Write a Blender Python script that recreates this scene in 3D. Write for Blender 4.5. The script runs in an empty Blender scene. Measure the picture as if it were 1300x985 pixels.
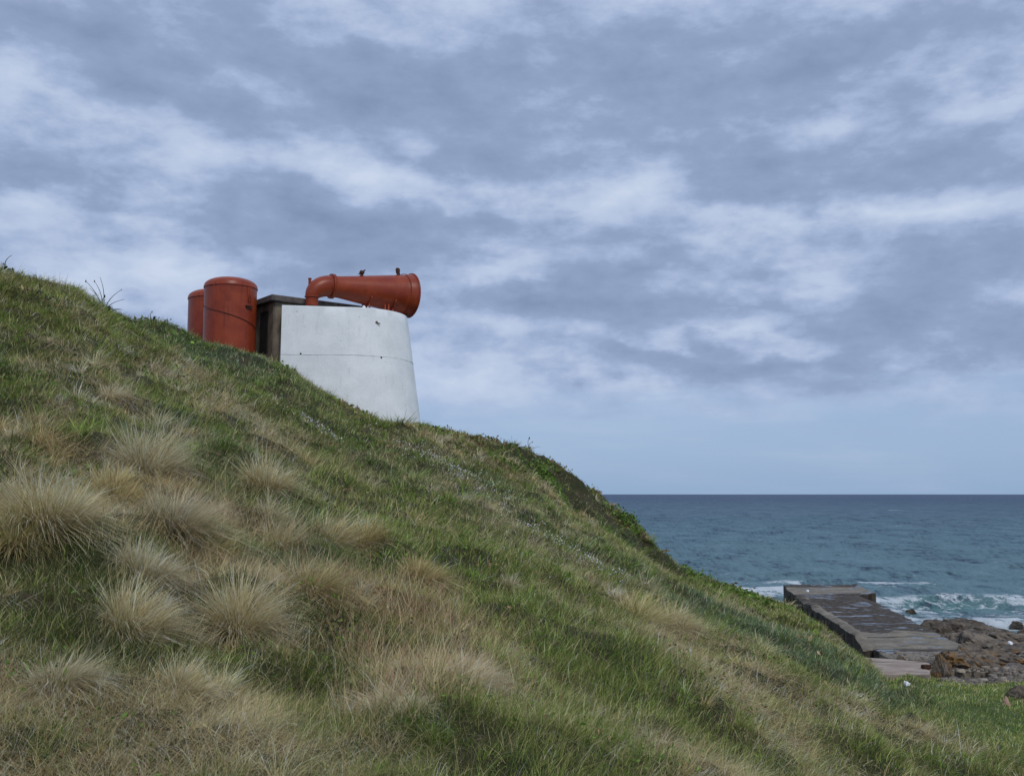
import bpy, bmesh, math, random
import numpy as np
from mathutils import Vector, Matrix

random.seed(7)
RNG = np.random.default_rng(11)
SC = bpy.context.scene
COL = SC.collection
F = 1276.0                       # focal length of the photograph in its own pixels
PITCH = math.atan((627.0 - 492.5) / F)
CAM = np.array([0.0, 0.0, 8.0])  # eye 8 m above the sea


# ------------------------------------------------------------------ small helpers
def at(px, py, d):
    """world point seen at a place of the photograph, d metres ahead of the camera"""
    X, Z = (px - 650.0) / F, (492.5 - py) / F
    y = math.cos(PITCH) - Z * math.sin(PITCH)
    z = math.sin(PITCH) + Z * math.cos(PITCH)
    return (X * d / y, d, 8.0 + z * d / y)


def tag(o, label=None, cat=None, group=None, kind=None):
    if label: o['label'] = label
    if cat: o['category'] = cat
    if group: o['group'] = group
    if kind: o['kind'] = kind
    return o


def empty(name, loc=(0, 0, 0), rz=0.0):
    o = bpy.data.objects.new(name, None)
    COL.objects.link(o)
    o.location = loc
    o.rotation_euler = (0, 0, rz)
    o.empty_display_size = 0.3
    return o


def link(name, me, mat=None, parent=None, smooth=False):
    o = bpy.data.objects.new(name, me)
    COL.objects.link(o)
    if mat: me.materials.append(mat)
    if parent: o.parent = parent
    if smooth:
        me.polygons.foreach_set('use_smooth', np.ones(len(me.polygons), dtype=bool))
    return o


def from_bm(name, bm, mat=None, parent=None, smooth=False):
    me = bpy.data.meshes.new(name)
    bmesh.ops.recalc_face_normals(bm, faces=bm.faces)
    bm.to_mesh(me)
    bm.free()
    return link(name, me, mat, parent, smooth)


def quad_mesh(name, verts, quads, col=None, extra=None):
    """fast mesh from numpy arrays, optional point colours and float attributes"""
    me = bpy.data.meshes.new(name)
    n, m = len(verts), len(quads)
    me.vertices.add(n)
    me.vertices.foreach_set('co', np.ascontiguousarray(verts, dtype=np.float32).ravel())
    me.loops.add(m * 4)
    me.loops.foreach_set('vertex_index', np.ascontiguousarray(quads, dtype=np.int32).ravel())
    me.polygons.add(m)
    me.polygons.foreach_set('loop_start', np.arange(0, m * 4, 4, dtype=np.int32))
    me.update()
    if col is not None:
        a = me.color_attributes.new('Col', 'FLOAT_COLOR', 'POINT')
        c = np.ones((n, 4), dtype=np.float32)
        c[:, :3] = col
        a.data.foreach_set('color', c.ravel())
    for k, v in (extra or {}).items():
        a = me.attributes.new(k, 'FLOAT', 'POINT')
        a.data.foreach_set('value', np.ascontiguousarray(v, dtype=np.float32))
    return me


def _hash(ix, iy, seed):
    h = (ix.astype(np.int64) * 374761393 + iy.astype(np.int64) * 668265263 + seed * 1442695041) & 0xFFFFFFFF
    h = ((h ^ (h >> 13)) * 1274126177) & 0xFFFFFFFF
    h = h ^ (h >> 16)
    return (h & 0xFFFFFF) / float(0xFFFFFF)


def vnoise(x, y, seed=0):
    ix, iy = np.floor(x), np.floor(y)
    fx, fy = x - ix, y - iy
    ux, uy = fx * fx * (3 - 2 * fx), fy * fy * (3 - 2 * fy)
    ix, iy = ix.astype(np.int64), iy.astype(np.int64)
    a, b = _hash(ix, iy, seed), _hash(ix + 1, iy, seed)
    c, d = _hash(ix, iy + 1, seed), _hash(ix + 1, iy + 1, seed)
    return (a + (b - a) * ux) * (1 - uy) + (c + (d - c) * ux) * uy


def fbm(x, y, octaves=4, seed=0, gain=0.5):
    x, y = np.asarray(x, float), np.asarray(y, float)
    s, amp, tot = 0.0, 1.0, 0.0
    for k in range(octaves):
        s = s + amp * vnoise(x * 2 ** k + 17.3 * k, y * 2 ** k - 9.1 * k, seed + k)
        tot += amp
        amp *= gain
    return s / tot


def sstep(a, b, x):
    t = np.clip((x - a) / (b - a), 0, 1)
    return t * t * (3 - 2 * t)


# ------------------------------------------------------------------ terrain height
RIDGE = [(-60, 325, 19), (0, 343, 20), (40, 352, 21), (75, 360, 22), (100, 372, 22.5), (125, 390, 23.5), (160, 404, 25), (200, 406, 26.5),
         (225, 414, 27.5), (250, 431, 28.5), (290, 440, 29.2), (325, 449, 30), (360, 464, 30.5), (400, 490, 31), (450, 520, 31.3),
         (490, 534, 31.6), (535, 537, 32.5), (600, 550, 34), (660, 563, 36), (700, 581, 38), (740, 609, 40),
         (775, 636, 41.5), (800, 656, 42.5), (830, 690, 43), (860, 716, 42), (930, 746, 36), (985, 761, 31.5), (1040, 797, 27.5),
         (1100, 842, 22.5), (1140, 876, 19)]
BODY = [(0, 985, 5), (0, 895, 5.9), (0, 800, 7.0), (0, 700, 8.5), (0, 600, 10.5), (0, 500, 13.3), (0, 420, 16.3),
        (-120, 600, 10.5), (-120, 800, 7.2), (-120, 420, 15.5),
        (200, 985, 5.2), (200, 895, 6.2), (200, 800, 7.6), (200, 700, 9.5), (200, 600, 12.2), (200, 500, 16.5), (200, 440, 21.5),
        (400, 985, 5.5), (400, 895, 6.8), (400, 800, 8.6), (400, 700, 11.5), (400, 600, 16.5), (400, 540, 22.5),
        (650, 985, 6), (650, 895, 7.6), (650, 800, 10.3), (650, 700, 15.5), (650, 630, 22.5), (650, 590, 29),
        (780, 700, 22), (780, 800, 12.7), (780, 895, 8.9), (740, 660, 31), (820, 720, 33),
        (900, 985, 7.6), (900, 895, 10.2), (900, 800, 17), (900, 765, 24),
        (1020, 895, 13.2), (1020, 820, 20), (1020, 985, 9.6),
        (1100, 895, 16), (1100, 985, 11.6)]
WORLD_PTS = [  # x, y, z : the low ground at the foot of the bank, the shore, the land behind the ridge
    (8.3, 18.5, 3.9), (8.6, 14, 4.0), (10.2, 20.5, 3.82), (12, 16, 3.85), (10, 15, 3.9), (16, 18, 3.8), (9.8, 24.0, 3.6),
    (12.5, 22, 3.8), (13, 25.5, 3.5), (16, 26, 3.5), (20, 24, 3.6), (30, 20, 3.6), (26, 30, 3.0), (10.3, 29, 2.8),
    (15, 30, 3.0), (12.5, 33, 2.1), (18, 36, 2.5), (20, 43, 1.5), (25, 44, 1.2), (18, 50, -1.5), (25, 55, -1.8), (11.5, 44, -1.2),
    (10.5, 37, 0.5), (10.8, 33, 1.7), (32, 45, 0.8), (32, 60, -2), (40, 30, 2.3), (40, 10, 3.4), (14, 60, -2.5), (9.5, 48, -2),
    (5, 56, -2.5), (-4, 56, -1), (-12, 58, 4), (-30, 60, 9), (-40, 40, 14), (-30, 25, 14.5), (-20, 35, 13.0), (-24, 45, 12),
    (-10.5, 36, 12.1), (-8.5, 38, 11.6), (-6, 36, 10.4), (-3.5, 38, 9.8), (-6, 42, 9.6), (0, 41, 9.0), (-10, 44, 10.4), (-14, 31, 12.9),
    (0, -6, 6.0), (8, -6, 4.2), (-10, -6, 8.0), (-25, 0, 11.5), (-45, 5, 14.5), (-45, -8, 13), (20, -8, 3.4), (0, 0, 6.35), (-4, 0, 7.0), (4, 0, 5.4),
    (7, 4, 4.4), (-12, 8, 9.6), (-16, 18, 12.8), (5.4, 46, 2.2), (2, 48, 3.5), (8.4, 42, 1.8), (8.8, 38, 2.5), (9.0, 33, 3.2)]
PTS = np.array([at(*r) for r in RIDGE] + [at(*b) for b in BODY] + WORLD_PTS)


def _phi(r2):
    return 0.5 * r2 * np.log(np.maximum(r2, 1e-9))


def _fit(P, lam=0.15):
    n = len(P)
    xy = P[:, :2]
    K = _phi(((xy[:, None] - xy[None]) ** 2).sum(-1)) + lam * np.eye(n)
    Q = np.hstack([np.ones((n, 1)), xy])
    A = np.zeros((n + 3, n + 3))
    A[:n, :n], A[:n, n:], A[n:, :n] = K, Q, Q.T
    b = np.zeros(n + 3)
    b[:n] = P[:, 2]
    return np.linalg.solve(A, b)


GX0, GX1, GY0, GY1, GS = -48.0, 44.0, -8.0, 62.0, 0.2
gx = np.arange(GX0, GX1 + 1e-6, GS)
gy = np.arange(GY0, GY1 + 1e-6, GS)
W = _fit(PTS)


def _eval(x, y):
    out = np.empty(x.size)
    xf, yf = x.ravel(), y.ravel()
    for s in range(0, x.size, 20000):
        e = slice(s, s + 20000)
        r2 = (xf[e, None] - PTS[None, :, 0]) ** 2 + (yf[e, None] - PTS[None, :, 1]) ** 2
        out[e] = _phi(r2) @ W[:-3] + W[-3] + W[-2] * xf[e] + W[-1] * yf[e]
    return out.reshape(x.shape)


XX, YY = np.meshgrid(gx, gy)
HH = _eval(XX, YY)
HH = np.maximum(HH, -3.0)
# shore = 1 on bedrock and shingle past the grass
SHORE = sstep(3.3, 2.8, HH + 0.5 * (fbm(XX * .35, YY * .35, 3, 5) - .5)) * sstep(6, 9.5, XX) * sstep(22, 26, YY)
GRAVEL = sstep(23.8, 25.2, YY + 1.6 * (fbm(XX * .5, YY * .5, 3, 9) - .5) + 0.35 * np.maximum(11.5 - XX, 0) * -1 - .04 * (XX - 14)) * sstep(10.2, 11.2, XX)
GRAVEL = np.maximum(GRAVEL, SHORE)
lump = (fbm(XX * .55, YY * .55, 4, 21) - .5) * 0.60 + (fbm(XX * 1.5 + .7 * fbm(XX, YY, 2, 8), YY * 1.5, 3, 33) - .5) * 0.42
terr = XX * .9 + .25 * YY + 2.2 * fbm(XX * .35, YY * .35, 3, 61)          # little sheep-track terraces along the slope
lump = lump + .55 * (fbm(XX * 1.7 + 9, YY * 1.7, 2, 64) - .5) * sstep(31, 35, YY) * sstep(-6, -1, XX)
lump = lump + .26 * (np.abs(fbm(XX * 1.25 + 3, YY * 1.25, 2, 66) - .5) * -2 + .3) * sstep(24, 12, YY)
lump = lump + .09 * np.sin(terr * 5.2) * sstep(.45, .62, fbm(XX * .3 + 5, YY * .3, 3, 62))
flat = sstep(4.6, 3.8, HH) * sstep(6, 8.5, XX)
mound = sstep(33, 37, YY) * sstep(-5, 0, XX)
fore = sstep(16, 7, YY)
HH = HH + lump * (1 - .75 * flat) * (.75 + .55 * mound) * (1 - GRAVEL)
HH = HH + GRAVEL * (fbm(XX * 1.5, YY * 1.5, 4, 40) - .5) * .14
rid = 1 - np.abs(fbm(XX * .8, YY * .45, 4, 51) * 2 - 1)
HH = HH + SHORE * (rid - .8) * 1.3


def height(x, y):
    x, y = np.asarray(x, float), np.asarray(y, float)
    u = np.clip((x - GX0) / GS, 0, len(gx) - 1.001)
    v = np.clip((y - GY0) / GS, 0, len(gy) - 1.001)
    i, j = u.astype(int), v.astype(int)
    fu, fv = u - i, v - j
    return ((HH[j, i] * (1 - fu) + HH[j, i + 1] * fu) * (1 - fv) + (HH[j + 1, i] * (1 - fu) + HH[j + 1, i + 1] * fu) * fv)



def _silhouette(px):
    """sky line of the bank along one bearing: (elevation slope, distance)"""
    d = np.arange(8, 56, .1)
    a = np.array(at(px, 560, 1.0))
    el = (height(a[0] * d, d) - 8) / d
    if px > 1000: el = np.where(d > 34, -9, el)
    m = int(np.argmax(el))
    return el[m], d[m]


_px = np.arange(-100, 1150, 10.0)
_want_py = np.interp(_px, [r[0] for r in RIDGE], [r[1] for r in RIDGE]) + 3.0
_want_d = np.interp(_px, [r[0] for r in RIDGE], [r[2] for r in RIDGE])
_bear = _px - 650.0
for _it in range(4):
    dz, dd = [], []
    for q, wy in zip(_px, _want_py):
        el, dm = _silhouette(q)
        tgt = (at(q, wy, 1.0)[2] - 8.0)
        dz.append((tgt - el) * dm)
        dd.append(dm)
    dz, dd = np.array(dz), np.array(dd)
    ker = np.array([1, 2, 1]) / 4.0
    dzs = np.convolve(np.pad(dz, 1, 'edge'), ker, 'valid') * sstep(1140, 1090, _px)
    yy = np.maximum(YY, 1.0)
    q = 650 + F * (XX / yy) * 1.0
    zz = np.interp(q, _px, dzs, left=dzs[0], right=0.0)
    dr = np.interp(q, _px, np.minimum(dd, _want_d))
    HH = HH + zz * sstep(.55, 1.0, yy / dr) * (YY > 2) * sstep(60, 48, YY)


def field(A, x, y):
    u = np.clip(((np.asarray(x) - GX0) / GS).astype(int), 0, len(gx) - 1)
    v = np.clip(((np.asarray(y) - GY0) / GS).astype(int), 0, len(gy) - 1)
    return A[v, u]


def on_ground(px, py, d0=3.0, d1=60.0):
    """where the ray through a place of the photograph first meets the ground"""
    d = np.arange(d0, d1, 0.05)
    a = np.array(at(px, py, 1.0)) - CAM
    z = 8.0 + a[2] * d
    h = height(a[0] * d, d)
    k = np.argmax(h >= z)
    if not (h >= z).any(): return None
    return (a[0] * d[k], d[k], h[k])

# ------------------------------------------------------------------ node materials
class NT:
    def __init__(self, tree):
        self.t = tree
        self.t.nodes.clear()

    def n(self, typ, **kw):
        nd = self.t.nodes.new(typ)
        ins = kw.pop('ins', {})
        for k, v in kw.items(): setattr(nd, k, v)
        for k, v in ins.items():
            if hasattr(v, 'is_linked') or hasattr(v, 'links'):
                self.t.links.new(v, nd.inputs[k])
            else:
                nd.inputs[k].default_value = v
        return nd

    def l(self, a, b): self.t.links.new(a, b)

    def math(self, op, a, b=0.0, c=None, clamp=False):
        ins = {0: a, 1: b}
        if c is not None: ins[2] = c
        return self.n('ShaderNodeMath', operation=op, use_clamp=clamp, ins=ins).outputs[0]

    def mix(self, f, a, b, blend='MIX'):
        nd = self.n('ShaderNodeMix', data_type='RGBA', blend_type=blend, clamp_factor=True)
        for k, v in ((0, f), (6, a), (7, b)):
            if hasattr(v, 'links'): self.l(v, nd.inputs[k])
            else: nd.inputs[k].default_value = v if k == 0 else (tuple(v) + (1.0,) if len(v) == 3 else v)
        return nd.outputs[2]

    def noise(self, vec, scale, detail=4, rough=.55, dist=0.0):
        return self.n('ShaderNodeTexNoise', ins={'Vector': vec, 'Scale': scale, 'Detail': detail, 'Roughness': rough, 'Distortion': dist}).outputs[0]

    def ramp(self, f, a, b, smooth=True):
        return self.n('ShaderNodeMapRange', interpolation_type='SMOOTHSTEP' if smooth else 'LINEAR', ins={0: f, 1: a, 2: b, 3: 0.0, 4: 1.0}).outputs[0]

    def scaled(self, vec, s):
        return self.n('ShaderNodeVectorMath', operation='MULTIPLY', ins={0: vec, 1: s}).outputs[0]


def material(name):
    m = bpy.data.materials.new(name)
    m.use_nodes = True
    return m, NT(m.node_tree)


def finish(T, base, rough=.8, bump=None, strength=.3, dist=.02, spec=.3, metallic=0.0):
    ins = {'Roughness': rough, 'Specular IOR Level': spec, 'Metallic': metallic}
    p = T.n('ShaderNodeBsdfPrincipled')
    for k, v in ins.items():
        if hasattr(v, 'links'): T.l(v, p.inputs[k])
        else: p.inputs[k].default_value = v
    if hasattr(base, 'links'): T.l(base, p.inputs['Base Color'])
    else: p.inputs['Base Color'].default_value = tuple(base) + (1,)
    if bump is not None:
        b = T.n('ShaderNodeBump', ins={'Strength': strength, 'Distance': dist, 'Height': bump})
        T.l(b.outputs[0], p.inputs['Normal'])
    o = T.n('ShaderNodeOutputMaterial')
    T.l(p.outputs[0], o.inputs[0])
    return p


def mottled(name, c1, c2, scale=4, rough=.8, c3=None, s3=1.2, t3=(.55, .7), bs=.3, bd=.02, aniso=(1, 1, 1), spec=.3):
    m, T = material(name)
    v = T.n('ShaderNodeTexCoord').outputs['Object']
    v = T.scaled(v, aniso)
    a = T.noise(v, scale, 6, .62)
    c = T.mix(T.ramp(a, .35, .65), c1, c2)
    if c3 is not None:
        c = T.mix(T.ramp(T.noise(v, s3, 5, .65), *t3), c, c3)
    finish(T, c, rough, T.noise(v, scale * 5, 6, .65), bs, bd, spec)
    return m


def foliage(name, trans=.3, rough=.55):
    m, T = material(name)
    a = T.n('ShaderNodeAttribute', attribute_name='Col').outputs[0]
    d = T.n('ShaderNodeBsdfPrincipled', ins={'Roughness': rough, 'Specular IOR Level': .22})
    T.l(a, d.inputs['Base Color'])
    t = T.n('ShaderNodeBsdfTranslucent')
    T.l(a, t.inputs[0])
    x = T.n('ShaderNodeMixShader', ins={0: trans})
    T.l(d.outputs[0], x.inputs[1])
    T.l(t.outputs[0], x.inputs[2])
    T.l(x.outputs[0], T.n('ShaderNodeOutputMaterial').inputs[0])
    return m


M = {}
M['blade'] = foliage('grass_blade')
M['leaf'] = foliage('leaf', .2, .45)


def make_ground():
    m, T = material('ground')
    v = T.n('ShaderNodeTexCoord').outputs['Object']
    g = T.n('ShaderNodeAttribute', attribute_name='gravel').outputs[2]
    n1, n2, n3 = T.noise(v, 1.3, 6, .65), T.noise(v, 9, 6, .7), T.noise(v, 40, 4, .6)
    soil = T.mix(T.ramp(n1, .38, .6), (.022, .028, .009), (.050, .037, .020))
    soil = T.mix(T.ramp(n2, .45, .65), soil, (.030, .042, .010))
    soil = T.mix(T.math('MULTIPLY', T.n('ShaderNodeAttribute', attribute_name='turf').outputs[2], .85), soil, T.mix(T.ramp(n2, .4, .65), (.055, .095, .018), (.085, .13, .03)))
    vor = T.n('ShaderNodeTexVoronoi', ins={'Vector': v, 'Scale': 9.0})
    st = T.mix(T.ramp(n2, .35, .65), (.10, .085, .07), (.25, .21, .18))
    st = T.mix(T.ramp(vor.outputs[0], .0, .35), (.045, .038, .032), st)
    st = T.mix(T.ramp(T.noise(v, .7, 4, .6), .5, .66), st, (.05, .04, .03))
    c = T.mix(T.ramp(T.math('ADD', g, T.math('MULTIPLY', T.math('SUBTRACT', n2, .5), .7)), .35, .6), soil, st)
    h = T.math('ADD', T.math('MULTIPLY', vor.outputs[0], g), n3)
    finish(T, c, .85, h, .7, .05, .3)
    return m


M['ground'] = make_ground()


def make_plaster():
    m, T = material('white_plaster')
    v = T.n('ShaderNodeTexCoord').outputs['Object']
    n = T.noise(v, 1.4, 6, .6)
    c = T.mix(T.ramp(n, .3, .7), (.66, .69, .69), (.76, .785, .785))
    drip = T.noise(T.scaled(v, (3, 3, .35)), 3.0, 5, .6)
    c = T.mix(T.math('MULTIPLY', T.ramp(drip, .56, .78), .45), c, (.47, .47, .43))
    spots = T.noise(v, 9, 3, .5)
    c = T.mix(T.math('MULTIPLY', T.ramp(spots, .70, .76), .7), c, (.30, .26, .22))
    board = T.n('ShaderNodeTexWave', wave_type='BANDS', bands_direction='Z', ins={'Vector': v, 'Scale': .55, 'Distortion': 3.5, 'Detail': 3.0}).outputs[1]
    h = T.math('ADD', T.noise(v, 14, 6, .65), T.math('MULTIPLY', board, .22))
    finish(T, c, .75, h, .5, .02, .3)
    return m


M['plaster'] = make_plaster()


def make_red(name='red_paint', k=1.0):
    m, T = material(name)
    v = T.n('ShaderNodeTexCoord').outputs['Object']
    n = T.noise(v, 1.6, 6, .6)
    c = T.mix(T.ramp(n, .3, .7), (.20 * k, .027 * k, .009 * k), (.285 * k, .048 * k, .015 * k))
    drip = T.noise(T.scaled(v, (5, 5, .5)), 2.2, 5, .6)
    c = T.mix(T.math('MULTIPLY', T.ramp(drip, .52, .75), .55), c, (.095, .017, .011))
    chips = T.noise(v, 11, 4, .6)
    c = T.mix(T.math('MULTIPLY', T.ramp(chips, .67, .72), .5), c, (.28, .11, .07))
    finish(T, c, T.math('ADD', T.math('MULTIPLY', n, .25), .27), T.noise(v, 7, 4, .5), .12, .02, .32)
    return m


M['red'] = make_red()
M['rust'] = mottled('rusty_metal', (.035, .018, .012), (.09, .035, .018), 20, .8)
M['concrete'] = mottled('old_concrete', (.10, .080, .056), (.20, .165, .12), 2.2, .9, (.045, .036, .028), .9, (.5, .7), aniso=(1, 1, .5))
M['slab'] = mottled('roof_concrete', (.075, .065, .06), (.13, .11, .10), 5, .9)
M['dark'] = mottled('near_black', (.01, .01, .01), (.02, .018, .015), 5, .9)
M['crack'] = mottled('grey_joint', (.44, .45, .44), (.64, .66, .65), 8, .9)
M['white'] = mottled('white_thing', (.75, .77, .8), (.85, .86, .88), 8, .6)
M['cable'] = mottled('dark_cable', (.05, .02, .015), (.08, .03, .02), 8, .6)


def make_rock(name, lichen=0.0, tone=1.0):
    m, T = material(name)
    v = T.n('ShaderNodeTexCoord').outputs['Object']
    geo = T.n('ShaderNodeNewGeometry').outputs['Normal']
    n = T.noise(T.scaled(v, (1, 1, 2.5)), 1.6, 8, .7)
    c = T.mix(T.ramp(n, .35, .65), (.05 * tone, .040 * tone, .032 * tone), (.25 * tone, .205 * tone, .155 * tone))
    c = T.mix(T.ramp(T.noise(v, 5, 6, .7), .55, .72), c, (.30 * tone, .27 * tone, .22 * tone))
    if lichen:
        l = T.ramp(T.noise(v, 2.2, 6, .7), .62 - .16 * lichen, .70 - .14 * lichen)
        c = T.mix(l, c, T.mix(T.noise(v, 12, 3, .6), (.19, .10, .032), (.30, .17, .06)))
    finish(T, c, .8, T.noise(v, 6, 8, .75), .9, .12, .35)
    return m


M['rock_dark'] = make_rock('dark_rock', 0, .7)
M['rock_pale'] = make_rock('pale_rock', 0, 1.05)
M['rock_mid'] = make_rock('brown_rock', .35, .85)
M['rock_lichen'] = make_rock('lichen_rock', .8, .95)


def make_pier():
    """worn concrete; 'weed' marks how much dark sea wrack covers it; puddles lie in the hollows"""
    m, T = material('pier_concrete')
    v = T.n('ShaderNodeTexCoord').outputs['Object']
    w = T.n('ShaderNodeAttribute', attribute_name='weed').outputs[2]
    up = T.n('ShaderNodeSeparateXYZ', ins={0: T.n('ShaderNodeNewGeometry').outputs['Normal']}).outputs[2]
    n1, n2 = T.noise(v, 1.4, 8, .7), T.noise(v, 7, 8, .75)
    c = T.mix(T.ramp(n1, .35, .65), (.15, .13, .098), (.27, .235, .18))
    c = T.mix(T.ramp(n2, .5, .7), c, (.11, .095, .08))
    wn = T.math('ADD', w, T.math('MULTIPLY', T.math('SUBTRACT', T.noise(T.scaled(v, (.8, 2.2, 1)), 1.6, 8, .75), .5), 1.6))
    wm = T.ramp(wn, .42, .58)
    n4 = T.noise(T.scaled(v, (1, 2.2, 1)), 4.0, 8, .82)
    weed = T.mix(T.ramp(n4, .42, .6), (.020, .015, .011), (.11, .085, .062))
    weed = T.mix(T.ramp(n4, .58, .68), weed, (.26, .235, .21))
    c = T.mix(T.ramp(n4, .66, .54), (.07, .058, .046), c)
    c = T.mix(wm, c, weed)
    pud = T.ramp(T.noise(T.scaled(v, (.75, 1.9, 1)), .9, 7, .68), .56, .585)
    pud = T.math('MULTIPLY', pud, T.ramp(up, .97, .99))
    pud = T.math('MULTIPLY', pud, T.n('ShaderNodeAttribute', attribute_name='pool').outputs[2])
    c = T.mix(pud, c, (.03, .03, .03))
    r = T.math('SUBTRACT', .8, T.math('MULTIPLY', pud, .74))
    h = T.math('MULTIPLY', n2, T.math('SUBTRACT', 1.0, pud))
    finish(T, c, r, h, .8, .06, T.math('ADD', .3, T.math('MULTIPLY', pud, .5)))
    return m


M['pier'] = make_pier()
M['weedy'] = mottled('pier_side', (.022, .017, .013), (.075, .062, .045), 2.5, .8, (.14, .11, .065), 1.1, (.52, .7), aniso=(2.2, 2.2, .35), bs=.8, bd=.08)
M['slab_pale'] = mottled('pale_concrete', (.25, .20, .165), (.38, .31, .26), 2.0, .85, (.13, .11, .09), 1.5, (.5, .68), aniso=(.6, 2, 1))


def make_sea():
    m, T = material('sea_water')
    v = T.n('ShaderNodeTexCoord').outputs['Object']
    col = T.n('ShaderNodeAttribute', attribute_name='Col').outputs[0]
    foam = T.n('ShaderNodeAttribute', attribute_name='foam').outputs[2]
    a = T.noise(T.scaled(v, (1.7, .6, 1)), 1.0, 6, .7)
    b_ = T.noise(T.scaled(v, (.22, .06, 1)), 1.0, 5, .7)
    c_ = T.noise(T.scaled(v, (.05, .011, 1)), 1.0, 4, .7)
    s_ = T.math('ADD', T.math('ADD', T.math('MULTIPLY', a, .40), T.math('MULTIPLY', b_, .42)), T.math('MULTIPLY', c_, .18))
    col = T.mix(T.ramp(s_, .52, .37), col, (.016, .034, .060))  # shade of the wave faces put into the water colour
    col = T.mix(T.math('MULTIPLY', T.ramp(s_, .50, .64), .55), col, (.17, .25, .30))
    lace = T.noise(T.scaled(v, (.7, 1.0, 1)), 1.3, 8, .78, .8)
    f = T.math('ADD', foam, T.math('MULTIPLY', T.math('SUBTRACT', lace, .5), 3.6))
    fm = T.ramp(f, .50, .95)
    caps = T.noise(T.scaled(v, (.22, .6, 1)), .16, 3, .6)
    capm = T.ramp(T.math('ADD', caps, T.math('MULTIPLY', T.math('SUBTRACT', lace, .5), .30)), .705, .745)
    fm = T.math('MAXIMUM', fm, capm)
    n1 = T.noise(T.scaled(v, (.6, 1, 1)), 1.6, 5, .65)
    h = T.math('ADD', T.math('MULTIPLY', n1, .45), T.math('MULTIPLY', b_, 1.6))
    b = T.n('ShaderNodeBump', ins={'Strength': 1.0, 'Distance': .8, 'Height': h})
    d = T.n('ShaderNodeBsdfDiffuse')
    T.l(col, d.inputs[0])
    T.l(b.outputs[0], d.inputs['Normal'])
    g = T.n('ShaderNodeBsdfGlossy', ins={'Roughness': .25, 'Color': (.9, .95, 1, 1)})
    T.l(b.outputs[0], g.inputs['Normal'])
    fr = T.n('ShaderNodeFresnel', ins={'IOR': 1.33})
    T.l(b.outputs[0], fr.inputs['Normal'])
    gm = T.n('ShaderNodeMixShader', ins={0: T.math('MINIMUM', T.math('MULTIPLY', fr.outputs[0], .55), .17)})
    T.l(d.outputs[0], gm.inputs[1])
    T.l(g.outputs[0], gm.inputs[2])
    w = T.n('ShaderNodeBsdfDiffuse', ins={'Color': (.60, .66, .70, 1)})
    T.l(T.n('ShaderNodeBump', ins={'Strength': 1.0, 'Distance': .35, 'Height': lace}).outputs[0], w.inputs['Normal'])
    x = T.n('ShaderNodeMixShader', ins={0: fm})
    T.l(gm.outputs[0], x.inputs[1])
    T.l(w.outputs[0], x.inputs[2])
    T.l(x.outputs[0], T.n('ShaderNodeOutputMaterial').inputs[0])
    return m


M['sea'] = make_sea()

# ------------------------------------------------------------------ setting: the ground and the sea
ny, nx = HH.shape
ii, jj = np.meshgrid(np.arange(nx - 1), np.arange(ny - 1))
k0 = (jj * nx + ii).ravel()
hill = link('hillside', quad_mesh('hillside', np.c_[XX.ravel(), YY.ravel(), HH.ravel()], np.c_[k0, k0 + 1, k0 + nx + 1, k0 + nx],
            extra={'gravel': GRAVEL.ravel(), 'turf': (sstep(4.35, 4.0, HH) * sstep(6.5, 8.5, XX)).ravel()}), M['ground'], smooth=True)
tag(hill, kind='structure')


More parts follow.
